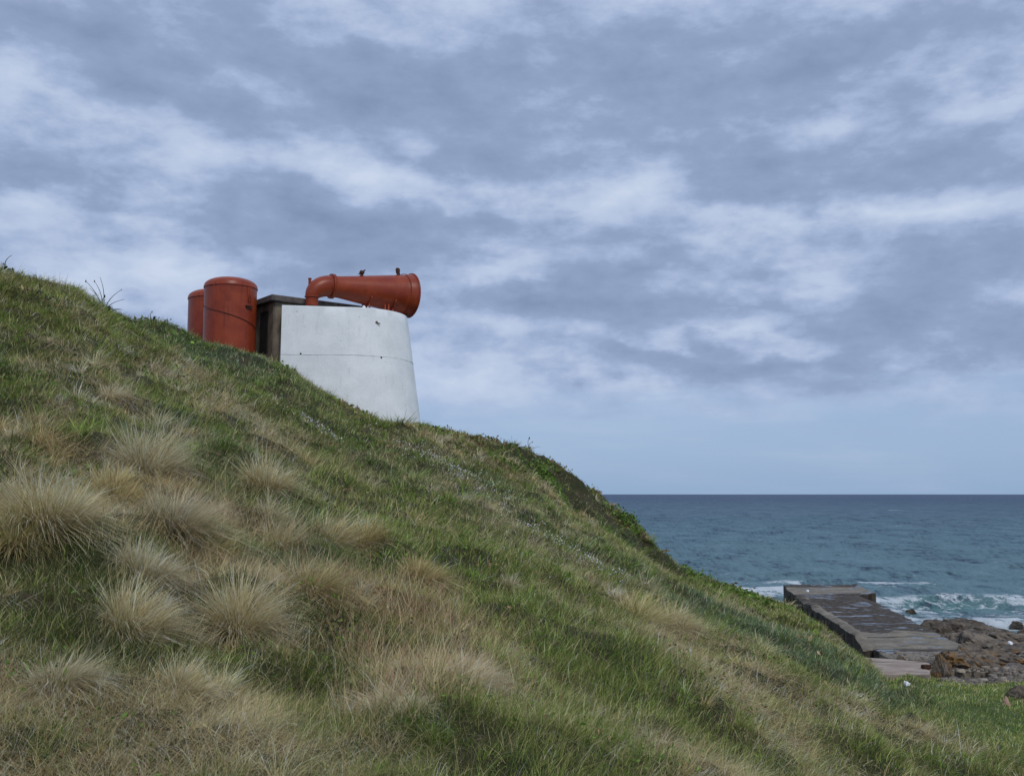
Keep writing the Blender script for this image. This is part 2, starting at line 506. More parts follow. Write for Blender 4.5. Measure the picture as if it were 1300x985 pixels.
def build_sea():
    A = np.radians(np.concatenate([np.linspace(-80, -26, 40, endpoint=False), np.linspace(-26, 34, 620), np.linspace(34.5, 80, 40)]))
    D = np.concatenate([np.geomspace(22, 420, 620), np.geomspace(424, 24000, 190)])
    AA, DD = np.meshgrid(A, D)
    x, y = DD * np.sin(AA), DD * np.cos(AA)
    step = DD * .0048
    wx, wy = x + 4 * fbm(x * .05, y * .05, 3, 70), y + 7 * fbm(x * .04 + 9, y * .05, 3, 71)
    z = np.zeros_like(x)
    for lam, amp, th, ph in ((31, .15, 86, 0), (19, .15, 97, 1), (12.5, .11, 80, 2), (8.2, .085, 100, 3.3), (5.6, .06, 72, 4.1),
                             (3.7, .042, 112, 5), (2.5, .03, 88, 1.7), (1.7, .02, 63, .3)):
        k = 2 * math.pi / lam
        w = np.sin(k * (wx * math.cos(math.radians(th)) + wy * math.sin(math.radians(th))) + ph)
        fade = np.clip((lam / step - 3) / 6, 0, 1)
        z += amp * (1 - 2 * np.abs(w) ** 1.3 * .5 - .5) * 1.6 * fade * (.45 + 1.1 * fbm(x * .03 + ph, y * .04, 2, 80))
    foam = np.zeros_like(x)
    # breakers: x centre, y centre, half length, height, slope of the crest line
    for cx, cy, hl, hgt, sl in ((33, 73.5, 8.5, .75, .10), (49, 77, 8, .6, -.08), (23.5, 69.5, 3.6, .55, .25), (31, 63.5, 8, .45, .1), (40, 65, 7, .4, -.1),
                                (20, 84, 6, .35, .1), (16, 108, 5, .4, .1), (8, 104, 4, .35, .0), (30, 92, 9, .35, 0)):
        yc = cy + sl * (x - cx) + 1.6 * (fbm(x * .12 + cx, x * 0 + 3, 3, 90) - .5)
        e = np.exp(-((x - cx) / hl) ** 4)
        s = y - yc
        z += hgt * e * np.where(s > 0, np.exp(-(s / 2.6) ** 2), np.exp(-(s / .8) ** 2))
        foam += e * (.85 * np.exp(-((s + .3) / .6) ** 2) * (hgt > .3) ) * np.clip((fbm(x * .4 + cx, y * 1.1, 4, 91) - .36) * 4.0, 0, 1.1)
        foam += e * .42 * np.exp(-((s + 4.0) / 4.0) ** 2) * np.clip((fbm(x * .25 + cx, y * .6, 4, 95) - .30) * 2.5, 0, 1)
    near = sstep(100, 58, y) * sstep(10, 17, x)
    foam += near * (.30 + 1.5 * (fbm(x * .12, y * .38, 4, 92) - .42))
    lee = np.exp(-((x - (9 + .06 * y)) / 9) ** 2) * sstep(128, 105, y) * sstep(50, 75, y)
    foam += lee * (1.7 * (fbm(x * .12, y * .22, 4, 93) - .36))
    foam = foam + .25 * sstep(.60, .75, fbm(x * .035, y * .11, 4, 94)) * sstep(320, 110, y)
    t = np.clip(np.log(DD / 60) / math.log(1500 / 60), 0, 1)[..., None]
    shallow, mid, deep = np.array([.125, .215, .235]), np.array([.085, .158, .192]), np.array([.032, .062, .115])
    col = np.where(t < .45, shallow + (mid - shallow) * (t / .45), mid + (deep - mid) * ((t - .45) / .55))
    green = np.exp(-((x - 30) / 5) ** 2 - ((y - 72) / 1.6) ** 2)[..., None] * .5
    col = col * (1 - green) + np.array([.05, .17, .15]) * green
    n, m_ = x.shape
    i, j = np.meshgrid(np.arange(m_ - 1), np.arange(n - 1))
    q = (j * m_ + i).ravel()
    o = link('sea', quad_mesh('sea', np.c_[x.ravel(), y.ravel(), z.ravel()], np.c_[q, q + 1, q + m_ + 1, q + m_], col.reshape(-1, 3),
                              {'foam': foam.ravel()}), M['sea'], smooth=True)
    tag(o, kind='structure')


build_sea()

# ------------------------------------------------------------------ shapes for the built things
def tube(bm, pts, radii, seg=12, cap=True):
    pts = [Vector(p) for p in pts]
    rings = []
    ref = None
    for i, p in enumerate(pts):
        t = (pts[min(i + 1, len(pts) - 1)] - pts[max(i - 1, 0)]).normalized()
        if ref is None:
            ref = t.orthogonal().normalized()
        ref = (ref - t * ref.dot(t)).normalized()
        b = t.cross(ref)
        r = radii[i] if hasattr(radii, '__len__') else radii
        rings.append([bm.verts.new(p + (ref * math.cos(a) + b * math.sin(a)) * r) for a in [2 * math.pi * k / seg for k in range(seg)]])
    for a, b in zip(rings, rings[1:]):
        for k in range(seg):
            bm.faces.new((a[k], a[(k + 1) % seg], b[(k + 1) % seg], b[k]))
    if cap:
        bm.faces.new(rings[0][::-1])
        bm.faces.new(rings[-1])


def lathe(bm, prof, seg=64, mat=Matrix.Identity(4), cap0=True, cap1=True):
    """profile of (axis position, radius) turned about local Z"""
    rings = []
    for h, r in prof:
        rings.append([bm.verts.new(mat @ Vector((r * math.cos(2 * math.pi * k / seg), r * math.sin(2 * math.pi * k / seg), h))) for k in range(seg)])
    for a, b in zip(rings, rings[1:]):
        for k in range(seg):
            bm.faces.new((a[k], a[(k + 1) % seg], b[(k + 1) % seg], b[k]))
    if cap0: bm.faces.new(rings[0][::-1])
    if cap1: bm.faces.new(rings[-1])


def box(bm, c, size, rz=0.0, bevel=0.0, cuts=0):
    r = bmesh.ops.create_cube(bm, size=1.0)
    vs = r['verts']
    bmesh.ops.scale(bm, vec=size, verts=vs)
    if bevel:
        es = list({e for v in vs for e in v.link_edges})
        rb = bmesh.ops.bevel(bm, geom=es, offset=bevel, segments=2, affect='EDGES')
        vs = list({v for f in rb['faces'] for v in f.verts} | {v for v in vs if v.is_valid})
    bmesh.ops.rotate(bm, cent=(0, 0, 0), matrix=Matrix.Rotation(rz, 3, 'Z'), verts=vs)
    bmesh.ops.translate(bm, vec=c, verts=vs)
    return vs


def place(name, bm, mat, root, smooth=False):
    """bmesh written in world coordinates, hung under a root standing at root.location"""
    top = root.parent or root
    bmesh.ops.translate(bm, vec=-Vector(top.location), verts=bm.verts)
    return from_bm(name, bm, mat, root, smooth)


def autosmooth(o, deg=40):
    me = o.data
    bm = bmesh.new()
    bm.from_mesh(me)
    for e in bm.edges:
        if len(e.link_faces) == 2 and e.calc_face_angle(0) > math.radians(deg): e.smooth = False
    for f in bm.faces: f.smooth = True
    bm.to_mesh(me)
    bm.free()
    return o


# ------------------------------------------------------------------ the fog signal house
OX, OY, OZ0 = at(358, 388, 34.0)
ZT = OZ0
TH = math.radians(9)
AX, VX = np.array([math.cos(TH), math.sin(TH)]), np.array([-math.sin(TH), math.cos(TH)])
LF, RR = 2.44, 1.95
ZB = 9.2


def outline(n1=14, n2=56, n3=20):
    """plan of the plastered part: (x, y, nx, ny) round the D shape from its front left corner"""
    P = []
    for k in range(n1): P.append((LF * k / n1, 0, 0, -1))
    for k in range(n2 + 1):
        a = -math.pi / 2 + math.pi * k / n2
        P.append((LF + RR * math.cos(a), RR + RR * math.sin(a), math.cos(a), math.sin(a)))
    for k in range(1, n1 + 1): P.append((LF * (1 - k / n1), 2 * RR, 0, 1))
    for k in range(1, n3): P.append((0, 2 * RR * (1 - k / n3), -1, 0))
    return P


OUT = outline()


def wall_pt(u, v, nx_, ny_, z, out=0.0):
    k = .135 if nx_ >= 0 else .03
    if v == 0: k = .03 + (.105) * min(u / LF, 1)
    o = (ZT - z) * k + out
    q = np.array([OX, OY]) + AX * (u + nx_ * o) + VX * (v + ny_ * o)
    return Vector((q[0], q[1], z))


house = tag(empty('fog_signal_house', (OX, OY, height(OX, OY))), 'white plastered concrete fog signal house with a flared base and dark flat roof slab',
            'building')
bm = bmesh.new()
zs = [ZB + (ZT - ZB) * k / 16 for k in range(17)]
rings = []
for z in zs:
    rings.append([bm.verts.new(wall_pt(u, v, a, b, z, .012 * (fbm(u * 3 + v * 2, z * 3, 3, 5) - .5) * 2)) for (u, v, a, b) in OUT])
for (dz, off) in ((.02, -.02), (.02, -.16), (-.10, -.17)):
    rings.append([bm.verts.new(wall_pt(u, v, a, b, ZT, off) + Vector((0, 0, dz))) for (u, v, a, b) in OUT])
n = len(OUT)
for a, b in zip(rings, rings[1:]):
    for k in range(n): bm.faces.new((a[k], a[(k + 1) % n], b[(k + 1) % n], b[k]))
bm.faces.new(rings[-1])
pw = autosmooth(place('plastered_wall', bm, M['plaster'], house), 35)
# construction joint, weep holes and the rusty stub on the wall
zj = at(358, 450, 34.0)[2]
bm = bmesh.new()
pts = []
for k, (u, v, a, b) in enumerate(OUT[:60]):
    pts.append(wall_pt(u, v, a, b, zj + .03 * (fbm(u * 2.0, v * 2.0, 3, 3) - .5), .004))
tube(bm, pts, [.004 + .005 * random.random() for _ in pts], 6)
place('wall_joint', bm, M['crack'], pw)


def wall_hit(px, py):
    """place on the plastered wall seen at a pixel"""
    best = None
    for (u, v, a, b) in outline(200, 400, 2):
        if b > .2 and v > 0: continue
        for z in (at(px, py, OY + .3)[2],):
            p = wall_pt(u, v, a, b, z)
            q = at(px, py, p.y)
            e = abs(q[0] - p.x)
            if best is None or e < best[0]:
                p2 = wall_pt(u, v, a, b, q[2])
                best = (e, p2, Vector((*(AX * a + VX * b), 0)))
    return best[1], best[2]


for px, py in ((382, 449), (484, 454)):
    p, nn = wall_hit(px, py)
    bm = bmesh.new()
    tube(bm, [p - nn * .05, p + nn * .012], .032, 14)
    place('weep_hole', bm, M['dark'], pw)
p, nn = wall_hit(478, 409)
bm = bmesh.new()
tube(bm, [p - nn * .05, p + nn * .02, p + nn * .025], [.05, .04, .02], 9)
tube(bm, [p + nn * .01 + Vector((0, 0, -.02)), p + nn * .012 + Vector((.13, 0, -.06))], [.03, .015], 6)
tube(bm, [p + nn * .01 + Vector((0, 0, -.02)), p + nn * .012 + Vector((-.08, 0, -.06))], [.025, .015], 6)
place('rusty_stub', bm, mottled('weathered_iron', (.10, .075, .05), (.2, .15, .11), 20), pw)

# plain concrete block with its overhanging roof slab
G38 = math.radians(38)
g1, g2 = Vector((math.cos(G38), math.sin(G38), 0)), Vector((-math.sin(G38), math.cos(G38), 0))
C0 = Vector((-8.25, 34.35, 0))
zs_top = at(340, 374, 34.2)[2]
GL, GD = 3.35, 1.9
bm = bmesh.new()
cc = C0 + g1 * GL / 2 + g2 * GD / 2
box(bm, (cc.x, cc.y, (ZB + zs_top - .215) / 2), (GL, GD, zs_top - .215 - ZB), G38, .03)
bmesh.ops.subdivide_edges(bm, edges=bm.edges[:], cuts=3, use_grid_fill=True)
cw = autosmooth(place('concrete_wall', bm, M['concrete'], house), 35)
bm = bmesh.new()
box(bm, (cc.x, cc.y, zs_top - .105), (GL + .34, GD + .34, .205), G38, .018)
autosmooth(place('roof_slab', bm, M['slab'], house), 35)
bm = bmesh.new()
dp = C0 + g2 * .75 - g1 * .012
box(bm, (dp.x, dp.y, zs_top - 1.35), (.04, .62, 1.75), G38, .004)  # dark panel standing in for the shade on the block's left face
place('side_shade', bm, M['dark'], cw)

# ------------------------------------------------------------------ the foghorn
HA = math.radians(33)
hd = Vector((math.cos(HA), math.sin(HA), 0))
fl = Vector(at(421, 363.5, 35.0))
horn = tag(empty('foghorn', (fl.x - hd.x * .9, fl.y - hd.y * .9, zs_top)), 'large red trumpet foghorn lying across the white house roof, mouth to the sea', 'foghorn')
HM = Matrix.Translation(fl) @ Matrix.Rotation(HA, 4, 'Z') @ Matrix.Rotation(math.pi / 2, 4, 'Y')   # local Z along the axis
HLEN = 3.1
bm = bmesh.new()
prof = [(0.03, .375), (.25, .385)]
for k in range(1, 15):
    t = k / 14
    prof.append((.25 + (HLEN - .55) * t, .385 + (.735 - .385) * t ** 1.02))
prof += [(HLEN - .24, .755), (HLEN - .14, .775), (HLEN - .05, .795), (HLEN, .80), (HLEN + .02, .80), (HLEN + .02, .775), (HLEN - .15, .74), (.3, .36)]
lathe(bm, prof, 72, HM, True, True)
tr_ = autosmooth(place('trumpet', bm, M['red'], horn), 40)
bm = bmesh.new()
lathe(bm, [(HLEN - .33, .762), (HLEN - .33, .778), (HLEN - .30, .778), (HLEN - .30, .765)], 72, HM, False, False)
lathe(bm, [(HLEN - .02, .80), (HLEN - .03, .822), (HLEN + .015, .830), (HLEN + .035, .81), (HLEN + .03, .78)], 72, HM, False, False)
autosmooth(place('mouth_rim', bm, M['red'], tr_), 50)
bm = bmesh.new()
lathe(bm, [(-.05, .36), (-.05, .44), (-.005, .445), (.0, .43), (.01, .43), (.015, .445), (.06, .44), (.06, .37)], 48, HM, True, True)
for k in range(16):
    a = 2 * math.pi * k / 16
    c = HM @ Vector((.412 * math.cos(a), .412 * math.sin(a), -.06))
    tube(bm, [c, c + hd * .14], .018, 6)
autosmooth(place('flange', bm, M['red'], horn), 40)
bm = bmesh.new()
ep, er = [], []
eb = fl - hd * .72
for k in range(19):
    t = k / 18 * math.pi / 2
    ep.append(eb + hd * (.70 * (1 - math.cos(t))) + Vector((0, 0, -.50 + .50 * math.sin(t))))
    er.append(.215 + (.375 - .215) * math.sin(k / 18 * math.pi / 2) ** .8)
ep.insert(0, ep[0] - Vector((0, 0, .28)))
er.insert(0, .215)
tube(bm, ep, er, 40)
el_ = autosmooth(place('elbow', bm, M['red'], horn), 40)
bm = bmesh.new()
lathe(bm, [(-.02, .21), (-.02, .26), (.02, .26), (.02, .225)], 32, Matrix.Translation((eb.x, eb.y, zs_top)))
autosmooth(place('base_flange', bm, M['red'], el_), 40)
bm = bmesh.new()
sp = eb + hd * .03 + Vector((0, 0, -.06)) - Vector((.12, 0, 0))
tube(bm, [sp + Vector((0, 0, -.1)), sp + Vector((0, 0, .24))], .05, 12)
tube(bm, [sp + Vector((0, 0, .23)), sp + Vector((0, 0, .27))], .062, 12)
autosmooth(place('pipe_stub', bm, M['red'], el_), 40)


def axis_at(s): return fl + hd * s


# lifting gear on the crown of the trumpet
s1 = 1.15
t1 = axis_at(s1) + Vector((0, 0, .385 + .35 * (s1 - .25) / 2.55 - .01))
bm = bmesh.new()
tube(bm, [t1, t1 + Vector((0, 0, .05))], [.09, .05], 10)
tube(bm, [t1 + Vector((0, 0, .04)), t1 + Vector((.0, 0, .12)), t1 + Vector((.02, 0, .20))], [.035, .10, .07], 10)
tube(bm, [t1 + Vector((.03, 0, .14)), t1 + Vector((.13, 0, .25))], [.05, .012], 8)
tube(bm, [t1 + Vector((-.13, 0, .07)), t1 + Vector((.0, 0, .10))], [.012, .03], 8)
place('valve', bm, M['rust'], horn, True)
s2 = 2.62
t2 = axis_at(s2) + Vector((0, 0, .385 + .35 * (s2 - .25) / 2.55 - .01))
bm = bmesh.new()
tube(bm, [t2, t2 + Vector((0, 0, .05)), t2 + Vector((-.02, 0, .10)), t2 + Vector((-.03, 0, .24)), t2 + Vector((-.02, 0, .28))], [.10, .06, .075, .085, .05], 12)
place('lifting_lug', bm, M['rust'], horn, True)
# cradle under the trumpet
for s in (1.35, 2.25):
    c = axis_at(s)
    r = .385 + .35 * (s - .25) / 2.55
    hn = Vector((-hd.y, hd.x, 0))
    bm = bmesh.new()
    arc = [c + hn * ((r + .035) * math.sin(a)) - Vector((0, 0, (r + .035) * math.cos(a))) for a in [math.radians(-60 + 120 * k / 14) for k in range(15)]]
    tube(bm, arc, .035, 8)
    for sgn in (-.5, 0, .5):
        q = c + hn * (r * sgn) - Vector((0, 0, math.sqrt(r * r - (r * sgn) ** 2) + .02))
        tube(bm, [q, Vector((q.x, q.y, ZT - .12))], .035, 8)
    place('cradle', bm, M['red'], horn, True)
for px in (489, 493.5):
    q = Vector(at(px, 390, 35.75))
    bm = bmesh.new()
    tube(bm, [Vector((q.x, q.y, ZT - .1)), q + Vector((0, 0, .12))], .022, 8)
    tube(bm, [Vector((q.x, q.y, ZT + .02)), Vector((q.x, q.y, ZT + .07))], .055, 8)
    place('tie_bolt', bm, make_red('bright_red_paint', 1.5), horn, True)
lp = Vector(at(462, 391, 34.75))
bm = bmesh.new()
tube(bm, [Vector((lp.x, lp.y, ZT)), Vector((lp.x, lp.y, ZT + .05)), Vector((lp.x, lp.y, ZT + .10)), Vector((lp.x, lp.y, ZT + .14))], [.03, .06, .06, .02], 12)
tube(bm, [Vector((lp.x, lp.y, ZT + .02)), Vector((lp.x - .1, lp.y, ZT + .02))], .02, 8)
o = from_bm('roof_lamp', bm, M['white'])
tag(o, 'tiny white lamp on the roof edge below the foghorn', 'lamp')

# ------------------------------------------------------------------ the two air tanks
def tank(cx, cy, ztop, r, label, back=False):
    zb = height(cx, cy) - .6
    root = tag(empty('air_tank', (cx, cy, zb)), label, 'tank', 'red air tanks beside the fog signal house')
    L = ztop - zb
    m4 = Matrix.Translation((cx, cy, zb))
    bm = bmesh.new()
    lathe(bm, [(0, r - .01), (L * .3, r - .005), (L - .40, r)], 72, m4)
    autosmooth(place('shell', bm, M['red'], root), 40)
    bm = bmesh.new()
    dome = [(L - .405, r + .004), (L - .40, r + .022), (L - .35, r + .026), (L - .335, r + .016)]
    for k in range(1, 12):
        a = math.pi / 2 * k / 11
        dome.append((L - .335 + .32 * math.sin(a), max((r + .016) * math.cos(a) ** .8, .001)))
    lathe(bm, dome, 72, m4)
    autosmooth(place('domed_lid', bm, M['red'], root), 40)
    return root, L, m4


fx, fy, fz = at(293.5, 353, 34.3)
t_front, FLn, m4 = tank(fx, fy, fz, .885, 'nearer red air tank with a domed lid beside the concrete block')
bx, by, bz = at(271.5, 368, 36.4)
tank(bx, by, bz, .885, 'red air tank half hidden behind the other one')
# cable slung across the front tank, small bracket and a ladder stub
bm = bmesh.new()
pts = []
for k in range(33):
    t = k / 32
    px = 256 + (327 - 256) * t
    py = 387.5 + 4 * t + 26 * t ** 2.0
    ang = math.pi + math.radians(2 + 176 * t)
    pts.append(Vector((fx + .905 * math.cos(ang), fy + .905 * math.sin(ang), at(px, py, fy + .905 * math.sin(ang))[2])))
tube(bm, pts, .011, 6)
place('cable', bm, mottled('painted_cable', (.07, .016, .010), (.10, .022, .012), 8, .6), t_front, True)
ang = math.radians(-32)
bp = Vector((fx + .90 * math.cos(ang), fy + .90 * math.sin(ang), at(321, 388, 33.7)[2]))
bm = bmesh.new()
box(bm, bp, (.26, .12, .04), ang + math.pi / 2, .006)
box(bm, bp + Vector((0, 0, -.05)), (.2, .07, .06), ang + math.pi / 2, .006)
place('bracket', bm, M['rust'], t_front)
bm = bmesh.new()
for sgn in (-1, 1):
    a2 = ang + .05 * sgn
    q = Vector((fx + .93 * math.cos(a2), fy + .93 * math.sin(a2), 0))
    tube(bm, [Vector((q.x, q.y, fz - .95)), Vector((q.x, q.y, fz - .42))], .012, 6)
for k in range(3):
    q1 = Vector((fx + .93 * math.cos(ang - .05), fy + .93 * math.sin(ang - .05), fz - .9 + .2 * k))
    q2 = Vector((fx + .93 * math.cos(ang + .05), fy + .93 * math.sin(ang + .05), fz - .9 + .2 * k))
    tube(bm, [q1, q2], .01, 6)
place('rungs', bm, M['red'], t_front, True)
# grass covered house base: a low block of concrete kerb to the left of the wall at the tanks' foot
for k in range(3): pass

# ------------------------------------------------------------------ the pier
def patch(name, corners, zfun, nu, nv, thick, mat, root, weed, pool=1.0, seed=0, wear=.05, sidemat=None):
    """a worn slab over a four-cornered plan: top sheet with noise, skirts down by `thick`"""
    c = [Vector((p[0], p[1], 0)) for p in corners]      # near left, near right, far right, far left
    V, Wd = [], []
    for j in range(nv + 1):
        t = j / nv
        a, b = c[0].lerp(c[3], t), c[1].lerp(c[2], t)
        for i in range(nu + 1):
            p = a.lerp(b, i / nu)
            edge = min(i, nu - i, j, nv - j)
            z = zfun(p.x, p.y, i / nu, t)
            z += wear * (fbm(p.x * 1.3, p.y * 1.3, 4, 200 + seed) - .5) * 2
            if edge == 0: z -= .015 + .03 * vnoise(np.array(p.x * 2.0), np.array(p.y * 2.0), 3)
            jx = .10 * (vnoise(np.array(p.x * 1.7), np.array(p.y * 1.7), 7 + seed) - .5) if i in (0, nu) else 0
            V.append((p.x + jx, p.y, float(z)))
            w = weed(p.x, p.y, i / nu, t)
            Wd.append(w)
    Q = [(j * (nu + 1) + i, j * (nu + 1) + i + 1, (j + 1) * (nu + 1) + i + 1, (j + 1) * (nu + 1) + i) for j in range(nv) for i in range(nu)]
    rim = [i for i in range(nu + 1)] + [(j + 1) * (nu + 1) - 1 for j in range(1, nv + 1)] + [nv * (nu + 1) + i for i in range(nu - 1, -1, -1)] + \
          [j * (nu + 1) for j in range(nv - 1, 0, -1)]
    last = rim
    for lvl in range(1, 5):
        new = []
        for k in rim:
            x, y, z = V[k]
            bulge = .10 * (vnoise(np.array(x * 1.9 + y), np.array(lvl * 1.3), 31 + seed) - .5)
            V.append((x + float(bulge), y + float(bulge) * .4, z - thick * lvl / 4))
            Wd.append(Wd[k])
            new.append(len(V) - 1)
        m_ = len(rim)
        for k in range(m_): Q.append((last[(k + 1) % m_], last[k], new[k], new[(k + 1) % m_]))
        last = new
    V = np.array(V) - np.array(root.location)
    me = quad_mesh(name, V, np.array(Q), extra={'weed': np.array(Wd), 'pool': np.full(len(V), pool)})
    o = link(name, me, mat, root, True)
    if sidemat:
        me.materials.append(sidemat)
        top = nu * nv
        mi = np.zeros(len(Q), dtype=np.int32)
        mi[top:] = 1
        me.polygons.foreach_set('material_index', mi)
    autosmooth(o, 38)
    return o


pier = tag(empty('stone_pier', (13.5, 42, 0)), 'old concrete pier with a raised end, dark with seaweed, running into the sea', 'pier')


def LX(y): return 12.0 + (y - 34.6) * .134         # left edge line


def RX(y): return 15.9 + (y - 37.0) * .155         # right edge line


ZD = 2.72


def weed_deck(x, y, u, t):
    w = 1.0 if y > 39.6 + .35 * math.sin(x * 3) else .12
    return w - .25 * (u < .12)


patch('deck', [(LX(38.2) + .2, 38.2), (RX(38.2), 38.2), (RX(50.6), 50.6), (LX(50.6) + .2, 50.6)],
      lambda x, y, u, t: ZD + .30 * sstep(44, 50.4, y) * sstep(1.0, .72, u), 26, 70, 3.4, M['pier'], pier, weed_deck, 1.0, 1, .035, M['weedy'])
patch('pier_head', [(LX(50.4) - .12, 50.2), (18.12, 50.9), (18.73, 55.4), (LX(55.4) - .05, 55.4)],
      lambda x, y, u, t: ZD + .31 + .10 * sstep(.75, 1.0, t) + .08 * sstep(.9, 1, u), 30, 26, 3.8, M['pier'], pier,
      lambda x, y, u, t: .15 + .75 * (t > .82) + .6 * (t < .12), 1.25, 2, .03, M['weedy'])
patch('parapet', [(LX(34.8) - .1, 34.8), (LX(34.8) + .34, 34.8), (LX(50.6) + .34, 50.6), (LX(50.6) - .16, 50.6)],
      lambda x, y, u, t: ZD + .06 * sstep(46, 38, y) + (.30 if y > 36.4 else .30 - .3 * (36.4 - y) / 1.6) + .06 * math.sin(y * 2.2) * (y > 45) - .05 * abs(u - .5) * 2, 6, 90, 3.3,
      M['pier'], pier, lambda x, y, u, t: -.1 if y < 45 else .55, 0.0, 3, .05, M['weedy'])
patch('apron', [(11.6, 29.4), (15.0, 29.8), (16.1, 38.4), (LX(38.4) + .1, 38.4)],
      lambda x, y, u, t: 2.95 - .24 * t, 30, 50, 1.9, M['pier'], pier,
      lambda x, y, u, t: .27 + .85 * math.exp(-((y - (31.2 + .15 * (x - 13))) / .75) ** 2) + .55 * math.exp(-((y - 34.3) / .45) ** 2) + .3 * (t > .94), 1.1, 4, .05)
# rusty streaked buttress strips down the seaward-left side
for k in range(11):
    y = 38.0 + k * 1.45
    bm = bmesh.new()
    x = LX(y) - .16
    pts = [(x + .03, y, ZD + .1), (x - .02, y, ZD - .8), (x - .05, y + .05, ZD - 2.0), (x - .02, y, ZD - 3.1)]
    tube(bm, pts, [.09, .12, .13, .12], 7)
    place('timber_fender', bm, M['weedy'], pier, True)

# pale concrete slab at the foot of the bank
slab = tag(empty('concrete_slab', (9.9, 26, 3.0)), 'pale flat concrete slab at the foot of the grass bank', 'slab')
a1, a2, a3, a4 = at(1075, 851, 25.2), at(1180, 854.5, 24.9), at(1181, 845, 26.6), at(1085, 836, 27.6)
zsl = a2[2]
patch('top', [a1, a2, a3, a4], lambda x, y, u, t: zsl - .02 + .03 * t, 20, 12, .55, M['slab_pale'], slab, lambda x, y, u, t: 0, 0, 8, .02)
bm = bmesh.new()
q = at(1176, 851, 25.6)
box(bm, (q[0], q[1], zsl + .04), (.22, .16, .10), .2, .02)
place('iron_box', bm, M['rust'], slab)

# ------------------------------------------------------------------ shore rocks
def rock(px, py, wpx, hpx, d, mat, label, group=None, depth=1.0, seed=0, sharp=1.0):
    cx, cy, cz = at(px, py, d)
    w, h = wpx / F * d, hpx / F * d
    base = max(min(float(height(cx, cy)), cz), min(cz, 0) - .05 if d > 55 else -9) - .3
    bm = bmesh.new()
    bmesh.ops.create_icosphere(bm, subdivisions=5, radius=1.0)
    rs = np.random.default_rng(seed + 500)
    planes = [Vector(v).normalized() for v in rs.normal(size=(11, 3))]
    cut = rs.uniform(.55, .88, 11)
    co = np.array([v.co[:] for v in bm.verts])
    for pl, c in zip(planes, cut):
        dd = co @ np.array(pl)
        co -= np.outer(np.maximum(dd - c, 0), np.array(pl)) * .9
    nz = fbm(co[:, 0] * 2.2 + seed, co[:, 1] * 2.2 + co[:, 2] * 3.1, 5, seed) - .5
    st = np.abs(((co[:, 2] * 3.0 + co[:, 0] * .8 + seed * .37) % 1.0) - .5) - .25
    n2_ = np.abs(fbm(co[:, 0] * 5 + seed, co[:, 1] * 5 - co[:, 2] * 6, 4, seed + 9) - .5)
    co *= (1 + .38 * nz * sharp + .14 * st * sharp - .5 * np.maximum(.10 - n2_, 0) * 2)[:, None]
    top, bot = co[:, 2].max(), co[:, 2].min()
    z0, z1 = base, cz + h
    for v, p in zip(bm.verts, co):
        v.co = (p[0] * w / 1.7, p[1] * w / 1.7 * depth, (p[2] - bot) / (top - bot) * (z1 - z0))
    o = from_bm('rock', bm, mat)
    autosmooth(o, 30)
    o.location = (cx, cy, base)
    return tag(o, label, 'rock', group or 'rocks along the shore')


rock(1192, 800, 78, 14, 41.5, M['rock_dark'], 'broad dark rock hard against the right side of the pier', seed=1)
rock(1222, 800, 70, 14, 42.5, M['rock_dark'], 'dark humped rock, tallest of those at the water edge', seed=2)
rock(1217, 815, 66, 12, 38.0, M['rock_mid'], 'brown boulder with a cleft beside the concrete apron', seed=3)
rock(1248, 818, 74, 17, 37.0, M['rock_pale'], 'pale brown rounded rock in the middle of the shore rocks', seed=4)
rock(1285, 812, 70, 11, 39.5, M['rock_pale'], 'pale sloping rock at the edge of the view above the lichen rocks', seed=5)
rock(1262, 803, 60, 8, 44.5, M['rock_dark'], 'low black rock in line with the surf', seed=6)
rock(1300, 803, 70, 7, 45.5, M['rock_dark'], 'flat black ledge reaching out of the view by the surf', seed=7)
rock(1300, 832, 80, 15, 34.5, M['rock_mid'], 'large brown slab rock cut by the edge of the view', seed=8)
rock(1216, 838, 46, 12, 30.4, M['rock_lichen'], 'orange lichen rock beside the end of the concrete apron', seed=9, sharp=1.4)
rock(1247, 836, 62, 13, 31.0, M['rock_lichen'], 'widest rock with bright orange lichen', seed=10, sharp=1.4)
rock(1279, 840, 46, 13, 30.6, M['rock_lichen'], 'rounded orange lichen rock near the shingle', seed=11, sharp=1.3)
rock(1196, 843, 24, 13, 28.6, M['rock_lichen'], 'squat square rock with orange lichen on the apron corner', seed=12)
rock(1165, 843, 24, 6, 29.6, M['rock_lichen'], 'small flat orange stone behind the pale slab', seed=13)
rock(1143, 837, 20, 6, 29.6, M['rock_mid'], 'small brown stone on the apron behind the pale slab', seed=14)
rock(1232, 826, 44, 10, 34.0, M['rock_mid'], 'jagged brown rock between the apron and the pale rounded rock', seed=15)
rock(1264, 827, 44, 9, 33.6, M['rock_mid'], 'low brown rock just behind the lichen rocks', seed=16)
rock(1157, 774, 12, 2, 69, M['rock_dark'], 'tiny black rock awash in the breaking surf', seed=17)
rock(1290, 790, 16, 2, 62, M['rock_dark'], 'small black rock in the white water nearest the view edge', seed=18)
rock(1296, 874, 36, 5, 21.5, M['rock_mid'], 'flat dark stone lying on the low green grass', seed=19, depth=.6)
rock(1278, 886, 8, 3, 20.5, mottled('pink_stone', (.40, .24, .19), (.45, .29, .24), 5), 'small pinkish stone on the low green grass', seed=20)


